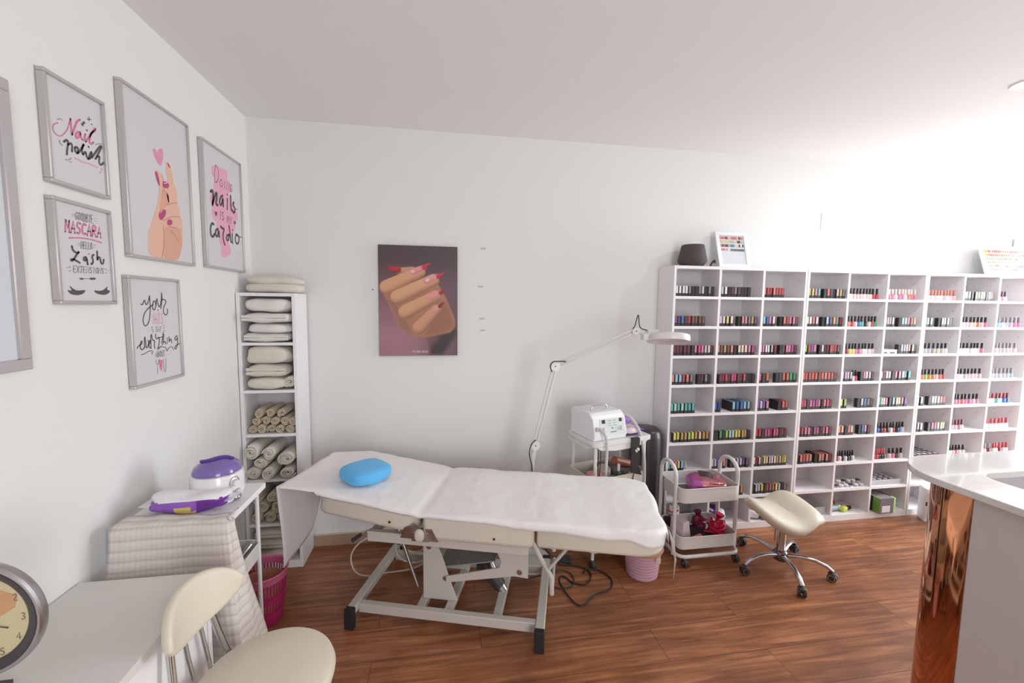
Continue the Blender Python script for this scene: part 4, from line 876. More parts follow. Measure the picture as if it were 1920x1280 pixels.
b.tube([J,J+Vector((.03,-.01,-.012)),J+Vector((.06,-.022,-.02))],.009,8); b.box(-.03,.03,-.02,.02,-.015,.018,0,Matrix.Translation(Hh+Vector((-.115,.02,.004)))); b.box(-.035,.03,-.02,.02,.015,.032,0,Matrix.Translation(Hh+Vector((-.07,.05,.012)))); b.obj('head_bracket',M_wlac,t,bev=.002)
b=MB(); b.tube([J+Vector((-.022,-.017,.012)),J+Vector((-.01,-.018,.03)),J+Vector((.002,-.017,.085)),J+Vector((.010,-.017,.095)),J+Vector((.014,-.017,.03)),J+Vector((.03,-.018,.012)),J+Vector((.06,-.025,.006))],.0032,6,0,sm=2); b.obj('cable',M_dark,t); b=MB()
JBv=Vector(JB); b.tube([JBv+Vector((-.02,-.02,-.03)),JBv+Vector((-.034,-.022,.0)),JBv+Vector((-.02,-.022,.028)),JBv+Vector((.01,-.022,.030)),JBv+Vector((.06,-.022,.028))],.0035,6,0,sm=2)
b.obj('cable',M_dark,t); b=MB()
JAv=Vector(JA); b.tube([JAv+Vector((.0,-.018,.035)),JAv+Vector((-.024,-.02,.018)),JAv+Vector((-.04,-.02,-.03)),JAv+Vector((-.034,-.02,-.075)),JAv+Vector((-.018,-.015,-.12)),JAv+Vector((-.02,-.01,-.2))],.0035,6,0,sm=2)
b.obj('cable',M_dark,t)
# ---------- drill trolley behind the bed ----------
TA=R(16); tr=thing('drill_trolley','small white trolley with a raised top carrying the drill machine, behind the bed','trolley',(1.969,-.517,0),TA)
b=MB(); b.prism(rounded_rect(0,.425,0,.29,.02),.742,.770); b.obj('top_board',M_wlac,tr,bev=.003)
b=MB(); b.prism([(.02,.742),(.05,.722),(.15,.708),(.28,.708),(.37,.722),(.40,.742)],.004,.012,0,axis='y'); b.prism([(.02,.742),(.05,.722),(.24,.722),(.27,.742)],.004,.012,0,Matrix.Rotation(R(90),4,'Z'),axis='y'); b.obj('apron',M_wlac,tr)
for x,y in ((.03,.03),(.395,.03),(.03,.26),(.395,.26)):
    b=MB(); b.cyl((x,y,.055),(x,y,.742),.010,n=12); lg=b.obj('leg',M_wlac,tr)
    b=MB(); b.cyl((x-.012,y,.024),(x+.012,y,.024),.024,n=18); b.cyl((x,y,.03),(x,y,.06),.007,n=8,mi=1); b.obj('caster',[M_dark,M_chrome],lg)
def tray(parent,x0,x1,y0,y1,z0,z1,m,name='tray',r=.03,th=.003,M=None):
    b=MB(); o=rounded_rect(x0,x1,y0,y1,r); i=rounded_rect(x0+th,x1-th,y0+th,y1-th,r-th); n=len(o)
    vs=[(x,y,z0) for x,y in o]+[(x,y,z1) for x,y in o]+[(x,y,z1) for x,y in i]+[(x,y,z0+.004) for x,y in i]
    fs=[(k,(k+1)%n,n+(k+1)%n,n+k) for k in range(n)]+[(n+k,n+(k+1)%n,2*n+(k+1)%n,2*n+k) for k in range(n)]+[(2*n+k,2*n+(k+1)%n,3*n+(k+1)%n,3*n+k) for k in range(n)]
    fs+=[tuple(range(n))[::-1],tuple(range(3*n,4*n))]
    b.add(vs,fs); b.tube([(x,y,z1) for x,y in o],.0035,6,0,closed=True)
    return b.obj(name,m,parent,smooth=40)
M_traycream=mat('cream_tray',(222,214,200),.45)
tray(tr,.012,.413,.012,.278,.452,.545,M_traycream)
tray(tr,.012,.413,.012,.278,.10,.19,M_traycream)
def tw(x,y,z):  # trolley local to world
    return (1.969+x*math.cos(TA)-y*math.sin(TA),-.517+x*math.sin(TA)+y*math.cos(TA),z)
dm=thing('drill_machine','white podiatry drill machine with carry handle and dials on the trolley','drill machine',tw(.012,.03,.7702),TA)
b=MB(); b.prism([(0,0),(.225,0),(.225,.0)][:0]+[(-.0,.0),(.22,.0),(.22,.158),(.0,.158)],.0,.0)if 0 else b.prism([(0,0),(-.012,.03),(.012,.125),(.05,.157),(.225,.157),(.235,.15),(.235,0)],0,.235,0,axis='x')
b.obj('housing',mat('machine_white',(236,236,238),.3),dm,bev=.004)
Mfp=Matrix(((1,0,0,0),(0,math.cos(R(-75)),0,0),(0,0,1,0),(0,0,0,1)))
# control panel lies on the sloping front face
fa=Vector((0,-.0125,.032)); fb=Vector((0,.0115,.124)); fu=(fb-fa); fn=Vector((0,-fu.z,fu.y)).normalized()
def fp(x,v,off=.0008): return tuple(Vector((x,0,0))+fa+fu*v+fn*off)
def panel(b,x0,x1,v0,v1,off,mi=0): b.add([fp(x0,v0,off),fp(x1,v0,off),fp(x1,v1,off),fp(x0,v1,off)],[(0,1,2,3)],mi)
b=MB(); panel(b,.045,.222,.02,.98,.0006); panel(b,.06,.085,.72,.94,.0012,1); panel(b,.185,.207,.74,.95,.0012,1)
for i in range(6): panel(b,.105+(i%2)*.035,.128+(i%2)*.035,.55+(i//2)*.14,.60+(i//2)*.14,.0012,2)
panel(b,.125,.137,.36,.44,.0012,3); panel(b,.115,.158,.14,.20,.0012,3)
b.obj('control_panel',[mat('panel_pale_grey',(214,220,216),.35),M_black,mat('panel_marks',(170,178,172),.5),mat('teal_mark',(60,140,136),.5)],dm,smooth=0)
for x in (.072,.197):
    b=MB(); b.cyl(fp(x,.36,0),fp(x,.36,.016),.0125,.011,18); b.obj('dial',M_wlac,dm,bev=.001)
b=MB(); b.tube([(.055,.10,.155),(.055,.10,.178),(.07,.10,.185),(.15,.10,.185),(.165,.10,.178),(.165,.10,.155)],.0045,8,0,sm=1); b.obj('carry_handle',M_alu,dm)
M_hose=mat('grey_white_hose',(196,194,190),.5)
b=MB(); b.cyl(fp(.022,.42,0),fp(.022,.42,.014),.0135,n=16); b.tube([fp(.022,.42,.01),fp(.03,.42,.022),(.045,-.05,.055),(.055,-.058,.0),(.053,-.058,-.1),(.045,-.058,-.25),(.04,-.05,-.4)],.0085,10,0,sm=2); b.obj('hose',[M_hose],dm)
b=MB(); b.tube([(.234,.10,.10),(.26,.08,.125),(.295,.04,.115),(.33,-.01,.04),(.352,-.03,-.08),(.362,-.035,-.22),(.365,-.03,-.4)],.0095,10,0,sm=2); b.obj('hose',[M_hose],dm)
b=MB(); b.box(.248,.31,-.042,-.036,-.18,-.003); b.box(.248,.31,-.037,-.02,-.004,-.0); b.prism([(.248,-.18),(.31,-.18),(.335,-.235),(.27,-.215)],-.042,-.036,0,axis='y'); b.cyl((.274,-.047,-.078),(.282,-.047,-.074),.0095,n=12,mi=1); b.cyl((.287,-.047,-.070),(.297,-.047,-.064),.0095,n=12,mi=1); b.obj('handpiece_holder',[M_black,M_cellw],dm,bev=.001)
M_lilac=mat('lilac_film',(150,96,190),.25,bump=.7,bscale=50); M_purple=mat('deep_purple_film',(112,50,150),.28,bump=.6,bscale=50); M_lab=mat('pale_label_film',(226,208,212),.4,bump=.3,bscale=60)
def pack(loc,h,rz,seed,label,ms,cut):
    b=MB(); b.soft((0,0,h[2]),h,12,3.2,h[2]*.7,16,seed)
    for i,f in enumerate(b.f):
        c=sum((Vector(b.v[q]) for q in f),Vector())/len(f); b.m[i]=cut(c.x/h[0],c.y/h[1],c.z/h[2]/2)
    for sx in (-1,1): # crimped ends
        b.add([(sx*h[0]*.93,-h[1]*.8,h[2]*1.0),(sx*h[0]*1.16,-h[1]*.9,h[2]*1.15),(sx*h[0]*1.18,h[1]*.9,h[2]*.95),(sx*h[0]*.93,h[1]*.8,h[2]*1.1)],[(0,1,2,3)],cut(sx,0,.5))
    return tag(b.obj('foil_pack',ms,loc=loc,rot=(0,0,rz),smooth=70),label,'pack')
pack(tw(.325,.075,.7705),(.062,.05,.026),TA,5,'purple foil pack with a pale label at the front right of the drill trolley top',[M_lilac,M_lab,M_purple],lambda x,y,z:2 if z<.35 else (1 if x<.2 else 0))
pack(tw(.338,.20,.7705),(.070,.05,.040),TA+.1,8,'shiny purple foil pack behind the drill machine, farther back on the trolley',[M_lilac,M_lab,M_purple],lambda x,y,z:0 if y<.3 or x>.3 else 2)
# things in the trolley's upper tray
def it(b,name,ms,x,y,z,label,cat,rot=(0,0,0),**k): return tag(b.obj(name,ms,loc=tw(x,y,z),rot=rot,**k),label,cat)
M_cp=mat('clear_pink_bag',(224,150,150),.4,bump=.8,bscale=40)
b=MB(); b.soft((0,0,.05),(.055,.05,.05),10,2.6,.02,20,3); it(b,'plastic_bag',M_cp,.085,.10,.4575,'salmon pink bag slumped at the left of the trolley tray','bag',smooth=80,weld=True)
b=MB(); b.soft((0,0,.045),(.045,.05,.055),10,2.8,.02,20,6); it(b,'plastic_bag',mat('clear_cream_bag',(206,188,180),.4,bump=.8,bscale=40),.19,.16,.458,'pale cream bag bulging behind the bottles in the trolley tray','bag',smooth=80,weld=True)
for i,(x,y,c,cp,h,nm) in enumerate([(.175,.055,(96,104,92),(40,36,38),.10,'olive bottle with a black cap'),(.215,.045,(52,92,78),(232,228,228),.13,'dark green bottle with a tall white pump'),(.255,.035,(120,124,104),(60,50,52),.07,'short grey-green bottle'),(.30,.045,(86,74,110),(200,190,210),.065,'small violet bottle'),(.345,.05,(150,146,84),(40,36,36),.06,'small olive-yellow bottle'),(.375,.045,(214,200,50),(220,206,60),.07,'bright yellow bottle')]):
    b=MB(); r=.017 if i<3 else .013; b.lathe([(0,0),(r,0),(r,h*.5),(r*.8,h*.6),(r*.4,h*.66),(0,h*.66)],14); b.lathe([(r*.45,h*.66),(r*.5,h*.95),(r*.3,h),(0,h)],12,1)
    it(b,'bottle',[mat('bottle_%d'%i,c,.25),mat('bottlecap_%d'%i,cp,.35)],x,y,.476,nm+' standing in the trolley tray','bottle')
b=MB(); b.cyl((-.07,0,0),(.07,0,0),.026,n=18); b.cyl((.07,0,0),(.10,0,0),.022,n=16,mi=1); it(b,'brown_tube',[mat('terracotta_tube',(160,92,72),.4),M_dark],.31,.13,.572,'terracotta tube lying across the back of the trolley tray','tube',rot=(0,R(20),TA+.1))
b=MB(); b.soft((0,0,.04),(.10,.055,.055),8,4,.004,9,2); it(b,'grey_cloth',mat('grey_cloth',(120,112,108),.9,bump=.4),.27,.185,.459,'grey cloth stuffed at the back of the trolley tray','cloth',smooth=80,weld=True)
b=MB(); b.cyl((0,0,0),(-.012,-.004,-.05),.002,.004,8); it(b,'black_brush',M_black,.30,.004,.553,'thin black brush hooked over the front rim of the trolley tray','brush')
b=MB(); b.tube([(.06,-.004,0),(.058,-.006,-.12),(.065,-.006,-.22),(.072,-.006,-.12),(.074,-.004,0)],.0025,6,0,sm=2); tag(b.obj('black_strap',M_black,loc=tw(-.005,.05,.742)),'black strap loop hanging under the left side of the trolley top','strap')
# tall black bin
b=MB(); b.lathe([(0,0),(.098,0),(.104,.02),(.106,.60),(.104,.68),(.098,.715),(.08,.735),(.04,.742),(0,.743)],40)
tag(b.obj('tall_black_bin',mat('satin_black_bin',(58,52,54),.32,nz=.05),loc=(2.475,-.13,0)),'tall round black bin between the drill trolley and the polish shelves','bin')

# ---------- white utility cart ----------
ct=thing('utility_cart','white two-tray utility cart with arched handles, in front of the polish shelves','cart',(2.705,-.40,0))
tray(ct,-.192,.192,-.135,.135,.388,.474,M_wlac,r=.035)
tray(ct,-.192,.192,-.135,.135,.102,.176,M_wlac,r=.035)
for sx in (-1,1):
    b=MB(); x=sx*.205; b.tube([(x,-.085,.05),(x,-.085,.52),(x,-.085,.53)]+[(x,-.085*math.cos(a),.53+.075*math.sin(a)) for a in [PI*k/10 for k in range(1,10)]]+[(x,.085,.53),(x,.085,.05)],.0115,10); b.obj('handle_frame',M_wlac,ct)
b=MB(); b.tube([(x,y,.062) for x,y in rounded_rect(-.20,.20,-.145,.145,.05)],.011,10,0,closed=True); b.obj('base_ring',M_wlac,ct)
for x,y in ((-.16,-.145),(.18,-.14),(-.16,.14),(.18,.14)):
    b=MB(); b.cyl((x-.011,y,.024),(x+.011,y,.024),.0238,n=20); b.cyl((x-.013,y,.024),(x+.013,y,.024),.010,n=12,mi=1); b.cyl((x,y,.03),(x,y,.06),.006,n=8,mi=1); b.obj('caster',[M_dark,M_alu],ct)
b=MB(); 
for i in range(22): b.box(-.17+i*.0075,-.1675+i*.0075,-.11,.11,.3925,.394)
b.obj('tray_slots',M_dark,ct,smooth=0)
# nail lamp
nl=thing('nail_lamp','metallic pink nail curing lamp with a dark display on the cart top tray','nail lamp',(2.755,-.405,.3935),R(-14))
M_rose=mat('rose_gold_shell',(214,140,150),.22,.75); M_mag=mat('pink_purple_shell',(196,104,176),.25,.5)
b=MB(); b.soft((0,0,.052),(.115,.098,.052),16,3,0,1,0)
for i,f in enumerate(b.f):
    c=sum((Vector(b.v[q]) for q in f),Vector())/len(f)
    if c.x<-.062+.2*(c.z-.06): b.m[i]=1
b.obj('shell',[M_rose,M_mag],nl,smooth=80,weld=True)
b=MB(); b.prism([(-.045,-.015),(.03,-.035),(.045,.055),(-.03,.075)],.1035,.1055); b.obj('display',mat('dark_display',(70,60,62),.15),nl,bev=.001)
for k,(z,x1) in enumerate(((.088,.085),(.062,.098))):
    b=MB(); b.tube([(-.01,-.083-.012*k,z),(.03,-.090-.010*k,z+.006),(.07,-.082-.010*k,z+.002),(x1,-.06-.008*k,z-.01),(x1+.008,-.02,z-.012)],.011,10,0,sm=2,flat=.6); b.obj('trim_band',mat('rose_chrome',(236,170,152),.12,1),nl)
b=MB(); b.soft((-.075,-.062,.07),(.018,.014,.010),6,2.5,0,1,0); b.obj('thumb_opening',mat('opening_plum',(110,50,100),.4),nl,weld=True)
def ctb(x,y,z): return (2.705+x,-.40+y,z)
b=MB(); b.box(-.07,.07,-.09,.09,0,.022); tag(b.obj('black_booklet',mat('booklet_black',(58,50,50),.5,nz=.2,scale=30),loc=ctb(.01,-.02,.107),rot=(R(6),R(-5),.12),bev=.002),'black booklet case lying in the cart lower tray','case')
M_red=mat('crimson_organza',(196,30,70),.35,bump=.9,bscale=40,nz=.2,scale=25)
b=MB(); b.soft((0,0,.055),(.050,.042,.052),18,2.3,.040,30,4); b.cyl((.0,0,.095),(.004,0,.118),.016,.011,12); b.cyl((.004,0,.116),(.012,-.004,.146),.010,.030,9); b.box(-.016,.018,-.016,-.012,.108,.114); tag(b.obj('organza_pouch',M_red,loc=ctb(.125,-.03,.107),smooth=80),'crimson organza pouch tied shut at the right of the cart lower tray','pouch')
b=MB(); b.soft((0,0,.05),(.042,.036,.05),16,2.4,.036,32,9); b.cyl((.0,0,.09),(-.01,0,.125),.012,.024,9); tag(b.obj('organza_pouch',mat('plum_organza',(120,26,62),.4,bump=.9,bscale=40),loc=ctb(.055,.06,.107),smooth=80),'darker plum organza pouch behind the crimson one in the cart','pouch')
b=MB(); b.tube([(0,0,0),(.05,-.03,.004),(.10,-.07,.0)],[.007,.011,.006],8,0); tag(b.obj('pink_file',M_red,loc=ctb(.04,-.02,.142)),'crimson ribbon strip lying over the black booklet case','ribbon')
b=MB(); b.soft((0,0,.03),(.04,.022,.03),10,2.6,.012,22,2); tag(b.obj('pink_pouch',mat('dusty_pink_satin',(206,120,128),.35,bump=.5,bscale=40),loc=ctb(-.045,-.098,.107),rot=(0,R(-18),.15),smooth=80),'dusty pink satin pouch at the front of the cart lower tray','pouch')
b=MB(); b.prism([(-.035,0),(.045,0),(.02,.13),(-.025,.13)],-.05,.05,0,axis='y'); tag(b.obj('printed_carton',mat('pale_pink_carton',(224,204,208),.5,nz=.12,scale=40),loc=ctb(-.125,-.02,.1065),rot=(0,0,.3),bev=.002),'pale pink carton with a narrow top at the left of the cart lower tray','carton')
def floral(b):
    for i,f in enumerate(b.f):
        c=sum((Vector(b.v[q]) for q in f),Vector())/len(f); n=noise.noise(c*45); b.m[i]=1 if n>.15 else (2 if n<-.22 else 0)
b=MB(); b.soft((0,0,.05),(.035,.03,.052),14,2.6,.012,26,12); floral(b); tag(b.obj('floral_pouch',[mat('floral_white',(236,226,232),.2),mat('floral_pink',(220,80,140),.25),mat('floral_green',(150,170,90),.3)],loc=ctb(-.115,.075,.166+.02),smooth=70),'shiny pink, white and green floral pouch propped in the back left of the cart','pouch')
b=MB(); b.box(-.04,.04,-.03,.03,0,.078); tag(b.obj('dark_carton',mat('carton_plum_black',(70,40,56),.5),loc=ctb(-.120,.085,.107),bev=.002),'dark plum carton under the floral pouch in the cart','carton')

# ---------- saddle stool ----------
st=thing('saddle_stool','cream saddle stool on a chrome five-arm caster base','stool',(3.11,-.63,0))
b=MB(); seg=15; rings=9
def sad(r,a,up):
    # channel runs front to back across the seat; the left lobe turns up, the right one is broad
    cx_,sy_=math.cos(a),math.sin(a); u=cx_*r; v=sy_*r; u=u*(1.0)
    x=u*(.262 if u<0 else .250); wy=.172*(1-.10*max(0,-u)**2) ; y=v*wy+(-.045*abs(u) if u<0 else .02*u)
    if u<0: z=.376+.105*abs(u)**1.5-.050*v*v*(.4+abs(u))
    else: z=.376+.050*math.sin(PI*min(1,u*.95))-.070*u**2.2-.030*v*v*(1-u)
    z+=.012*v+(.022*v*max(0,u))-.02*max(0,-v)*v*v*0
    rr=max(0,r-.72)/.28
    if up: return (x,y,z-.016*rr*rr)
    return (x*.90,y*.88,z-.074-.022*max(0,-u)+.022*(1-r)-(.0 if r>.5 else .01))
top=[[sad(r/rings,2*PI*k/40,True) for k in range(40)] for r in range(rings+1)]
vs=[p for rr in top for p in rr]; fs=[]
for i in range(rings):
    for k in range(40): fs.append((i*40+k,i*40+(k+1)%40,(i+1)*40+(k+1)%40,(i+1)*40+k))
n=len(vs); mid=[]
for k in range(40):
    a=2*PI*k/40; p=Vector(sad(1,a,True)); mid.append((p.x*1.03,p.y*1.03,p.z-.024))
vs+=mid; fs+=[(rings*40+k,rings*40+(k+1)%40,n+(k+1)%40,n+k) for k in range(40)]
for j in range(5):
    r=.97-j*.2 if j<4 else .05; m=len(vs); vs+=[sad(max(r,.02),2*PI*k/40,False) for k in range(40)]
    fs+=[(m-40+k,m-40+(k+1)%40,m+(k+1)%40,m+k) for k in range(40)]
b.add(vs,fs); o=b.obj('seat',M_cream,st,smooth=80,weld=True,sub=1)
b=MB(); pts=[]
for k in range(25):
    v=-.97+1.94*k/24; p=Vector(sad(abs(v),PI/2 if v>0 else -PI/2,True)); pts.append(p)
b.tube(pts,.0015,6); b.obj('seam',mat('seam_beige',(186,172,150),.6),st)
b=MB(); b.cyl((0,0,.10),(0,0,.30),.0145,n=18); b.cyl((0,0,.085),(0,0,.235),.024,n=20); b.obj('gas_column',M_chrome,st)
b=MB(); b.cyl((-.028,.018,.16),(-.028,.018,.30),.004,n=8); b.cyl((0,0,.285),(0,0,.315),.05,.07,24); b.obj('lever',M_alu,st)
b=MB(); b.lathe([(0,.055),(.036,.055),(.040,.065),(.040,.095),(.030,.112),(.024,.115),(0,.115)],28); b.obj('hub',mat('hub_dark_chrome',(120,112,112),.25,.8),st)
for aa in (186,252,322,30,104):
    A=R(aa); ca,sa=math.cos(A),math.sin(A)
    b=MB(); P_l=[(.03,.088),(.10,.100),(.17,.098),(.225,.080),(.255,.058)]; vs=[];n=10
    b.tube([(r*ca,r*sa,z) for r,z in P_l],[.017,.015,.014,.0135,.012],12,0,sm=0,flat=.75); arm=b.obj('base_arm',M_chrome,st,smooth=60)
    cx_,cy_=.255*ca,.255*sa; wa=A+R(70); wx,wy=math.cos(wa),math.sin(wa)
    b=MB()
    for sg in (-1,1):
        b.cyl((cx_+wx*.006*sg,cy_+wy*.006*sg,.0245),(cx_+wx*.020*sg,cy_+wy*.020*sg,.0245),.0243,.0225,22)
        b.cyl((cx_+wx*.0196*sg,cy_+wy*.0196*sg,.0245),(cx_+wx*.0212*sg,cy_+wy*.0212*sg,.0245),.0185,.0185,20,mi=1); b.cyl((cx_+wx*.0200*sg,cy_+wy*.0200*sg,.0245),(cx_+wx*.0216*sg,cy_+wy*.0216*sg,.0245),.0135,.0135,20)
    b.cyl((cx_,cy_,.02),(cx_,cy_,.062),.006,n=8,mi=1); b.lathe([(.020,.036),(.022,.046),(.014,.053),(0,.054)],16,0,Matrix.Translation((cx_,cy_,0)))
    b.obj('caster',[M_dark,M_alu],arm)

# ---------- lilac basket under the foot end ----------
bk=thing('waste_basket','small ribbed lilac-pink basket standing under the foot end of the bed','basket',(2.262,-.562,0))
b=MB(); pr=[(0,0),(.082,0),(.086,.004)]
for k in range(9): z=.006+k*.018; pr+=[(.0865+z*.11,z),(.0885+z*.11,z+.004),(.0885+z*.11,z+.012),(.0865+z*.11,z+.016)]
pr+=[(.108,.17),(.104,.17),(.084,.01),(0,.008)]; b.lathe(pr,40); b.obj('basket_body',mat('lilac_pink_plastic',(206,160,178),.5),bk)
b=MB(); b.ring([(.112,.158),(.1165,.168),(.113,.184),(.104,.184),(.105,.165)],40); b.obj('wicker_rim',mat('tan_wicker',(196,152,122),.8,nz=.25,scale=90,bump=.6),bk)
b=MB(); b.box(.045,.07,-.116,-.1125,.135,.162,0,Matrix.Rotation(R(-12),4,'Z')); b.obj('price_tag',mat('cream_tag',(220,200,176),.6),bk)

# ---------- cords on and above the floor ----------
b=MB(); b.tube([(.90,-.50,.425),(.80,-.40,.30),(.72,-.38,.25),(.64,-.38,.205),(.60,-.38,.13),(.627,-.38,.032),(.70,-.38,.006),(.78,-.36,.010),(.90,-.42,.05),(1.0,-.5,.12),(1.06,-.5,.19)],.0045,8,0,sm=3)
b.tube([(.86,-.50,.42),(.87,-.5,.30),(.92,-.5,.21),(1.01,-.5,.20),(1.05,-.5,.28),(.97,-.5,.34),(.88,-.5,.32),(.86,-.5,.22),(.90,-.49,.15),(1.00,-.49,.13),(1.08,-.5,.2)],.0045,8,0,sm=3)
tag(b.obj('white_cable',mat('cream_cable',(214,204,190),.5)),'cream power cable looping down under the head end of the bed','cable')
b=MB(); b.tube([(1.66,-.42,.35),(1.70,-.40,.12),(1.80,-.42,.012),(1.87,-.435,.006),(1.96,-.49,.006),(1.96,-.56,.006),(1.90,-.63,.006),(1.83,-.60,.006),(1.80,-.52,.006),(1.76,-.55,.006),(1.77,-.66,.006),(1.80,-.78,.006),(1.86,-.77,.006),(1.92,-.70,.006),(2.02,-.69,.006),(2.07,-.60,.006),(2.03,-.51,.006),(1.95,-.49,.012),(1.92,-.52,.006)],.0042,7,0,sm=3)
tag(b.obj('black_cable',M_black),'black power cable wandering over the floor right of the bed frame','cable')
b=MB(); b.tube([(1.55,-.66,.10),(1.62,-.58,.05),(1.72,-.50,.008),(1.80,-.47,.006),(1.86,-.52,.006),(1.84,-.62,.006),(1.76,-.64,.006),(1.70,-.6,.006)],.0038,7,0,sm=3); b.box(1.80,1.88,-.42,-.37,0,.03)
tag(b.obj('foot_control_cable',M_dark),'thin dark cable with a small box beside the bed frame foot','cable')
# ---------- desk, clock, chair at lower left ----------
dk=thing('white_desk','plain white desk along the left wall at the bottom left corner','desk',(.003,-1.303,0))
b=MB(); b.box(0,.384,-1.25,0,.651,.675); b.obj('desk_top',mat('desk_grey_white',(222,217,213),.4,nz=.012),dk,bev=.0015)
for y0 in (-.03,-.68,-1.24):
    b=MB(); b.box(.01,.372,y0,y0+.02,0,.6505); b.obj('side_panel',M_white,dk,bev=.001)
b=MB(); b.box(.352,.372,-1.215,-.705,.02,.6495); b.obj('drawer_front',M_white,dk,bev=.001)
b=MB(); b.box(.352,.372,-.655,-.035,.30,.6495); b.obj('modesty_panel',M_white,dk,bev=.001)
# clock leaning on the wall, turned to the room
ck=thing('round_clock','round clock with silver and black rims standing on the desk by the wall','clock',(.160,-1.757,.884)); ck.scale=(1.01,)*3
nrm=Vector((.0,-1,.0)).normalized(); upv=Vector((0,0,1)); xr=upv.cross(nrm).normalized(); yu=nrm.cross(xr)
CM=Matrix(((xr.x,yu.x,nrm.x),(xr.y,yu.y,nrm.y),(xr.z,yu.z,nrm.z))).to_4x4()
def cpart(b,name,ms,**k):
    b.v=[tuple(CM@Vector(v)) for v in b.v]; return b.obj(name,ms,ck,**k)
b=MB(); b.ring([(.112,-.020),(.122,-.019),(.1255,-.010),(.1255,-.002),(.122,.002),(.117,.002),(.1165,-.010),(.112,-.014)],56); cpart(b,'silver_rim',M_alu)
b=MB(); b.ring([(.1172,.0015),(.1160,.0035),(.106,.001),(.096,-.006),(.100,-.012),(.1165,-.010)],56); cpart(b,'black_inner_rim',mat('dark_bronze_rim',(62,50,56),.35))
b=MB(); b.lathe([(0,-.018),(.112,-.018),(.112,-.012),(.1035,-.0075),(0,-.0075)],56); cpart(b,'clock_face',mat('cream_dial',(212,196,158),.5,nz=.1,scale=14))
b=MB(); b.prism([(-.10,.0),(-.06,.02),(.0,.055),(.045,.062),(.078,.045),(.072,.02),(.04,.0),(.0,-.012),(-.06,-.03),(-.095,-.02)],-.0074,-.007); cpart(b,'dial_picture',mat('dial_orange_print',(206,158,116),.5,nz=.08,scale=20),smooth=0)
for k in range(1,13):
    b=MB(); a=R(90-30*k); s=str(k); w=.011*len(s); cx1,cy1=.086*math.cos(a),.086*math.sin(a)
    captext(b,[(cx1-w/2,cy1+.0075),(cx1+w/2,cy1+.0075),(cx1+w/2,cy1-.0075),(cx1-w/2,cy1-.0075)],s,.0016,lambda p,q:(p,q,-.0065))
    cpart(b,'numeral',mat('numeral_brown',(120,100,90),.5),smooth=0)
b=MB(); ribbon(b,[(-.012,-.004),(.058,-.022)],.0035,lambda p,q:(p,q,-.005)); ribbon(b,[(.004,-.01),(-.02,.045)],.0045,lambda p,q:(p,q,-.0055)); b.cyl((0,0,-.007),(0,0,-.003),.004,n=12); cpart(b,'hands',mat('hand_dark',(66,58,60),.4),smooth=0)
b=MB(); b.box(-.032,-.012,-.20,-.10,-.045,-.0205); b.box(-.075,-.01,-.206,-.198,-.08,.01); cpart(b,'stand_foot',M_dark)
# folding chair
ch=thing('padded_chair','cream vinyl chair with a round seat, oval back pad and chrome tubes','chair',(.610,-1.492,0),R(-10))
b=MB(); b.lathe([(0,.415),(.172,.415),(.182,.425),(.186,.445),(.180,.462),(.165,.470),(.08,.474),(0,.475)],56); b.obj('seat',M_cream,ch)
b=MB(); b.ring([(.172,.398),(.180,.398),(.180,.416),(.172,.416)],48); b.obj('seat_rim',M_chrome,ch)
b=MB(); nn=26; 
def bp(u,side,ins=0):
    a=u*2*PI; w=.147-ins; h=.076-ins; y=w*math.copysign(abs(math.cos(a))**.85,math.cos(a)); z=h*math.copysign(abs(math.sin(a))**.9,math.sin(a))
    z+= -.030*(y/.147)**2 if z>0 else -.012*(y/.147)**2+.0
    x=.045*(y/.147)**2
    return (x+side,y,z)
R_=[]; 
for side,ins in ((.016,.03),(.016,.012),(.010,.002),(0,0),(-.010,.002),(-.016,.012),(-.016,.03)): R_.append([bp(k/nn,side,ins) for k in range(nn)])
vs=[p for r in R_ for p in r]; fs=[(i*nn+k,i*nn+(k+1)%nn,(i+1)*nn+(k+1)%nn,(i+1)*nn+k) for i in range(6) for k in range(nn)]
# close both faces with curved strips
for base in (0,6*nn):
    for k in range(nn//2-1):
        a_=base+(k)%nn; b_=base+(k+1)%nn; c_=base+(nn-k-2)%nn; d_=base+(nn-k-1)%nn
        fs.append((a_,b_,c_,d_))
b.add(vs,fs); o=b.obj('back_pad',M_cream,ch,smooth=80,weld=True,sub=1); o.location=(-.190,-.026,.692); o.rotation_euler=(0,R(-10),0)
for sy in (-1,1):
    b=MB(); b.tube([(-.204,sy*.070-.026,.67),(-.195,sy*.080-.022,.58),(-.178,sy*.10-.012,.44),(-.10,sy*.12,.26),(.20,sy*.14,.0)],.0095,10,0,sm=1); b.obj('back_tube',M_chrome,ch)
    b=MB(); b.tube([(-.201,sy*.028-.026,.65),(-.191,sy*.03-.02,.55),(-.174,sy*.03-.01,.41)],.006,8); b.obj('inner_tube',M_chrome,ch)
    b=MB(); b.tube([(.13,sy*.11,.41),(.0,sy*.12,.25),(-.16,sy*.13,.0)],.0095,10); b.obj('leg',M_chrome,ch)
b=MB(); b.cyl((.15,-.128,.035),(.15,.128,.035),.007,n=10); b.cyl((-.174,-.10,.44),(-.174,.10,.44),.007,n=10); b.obj('stretcher',M_chrome,ch)

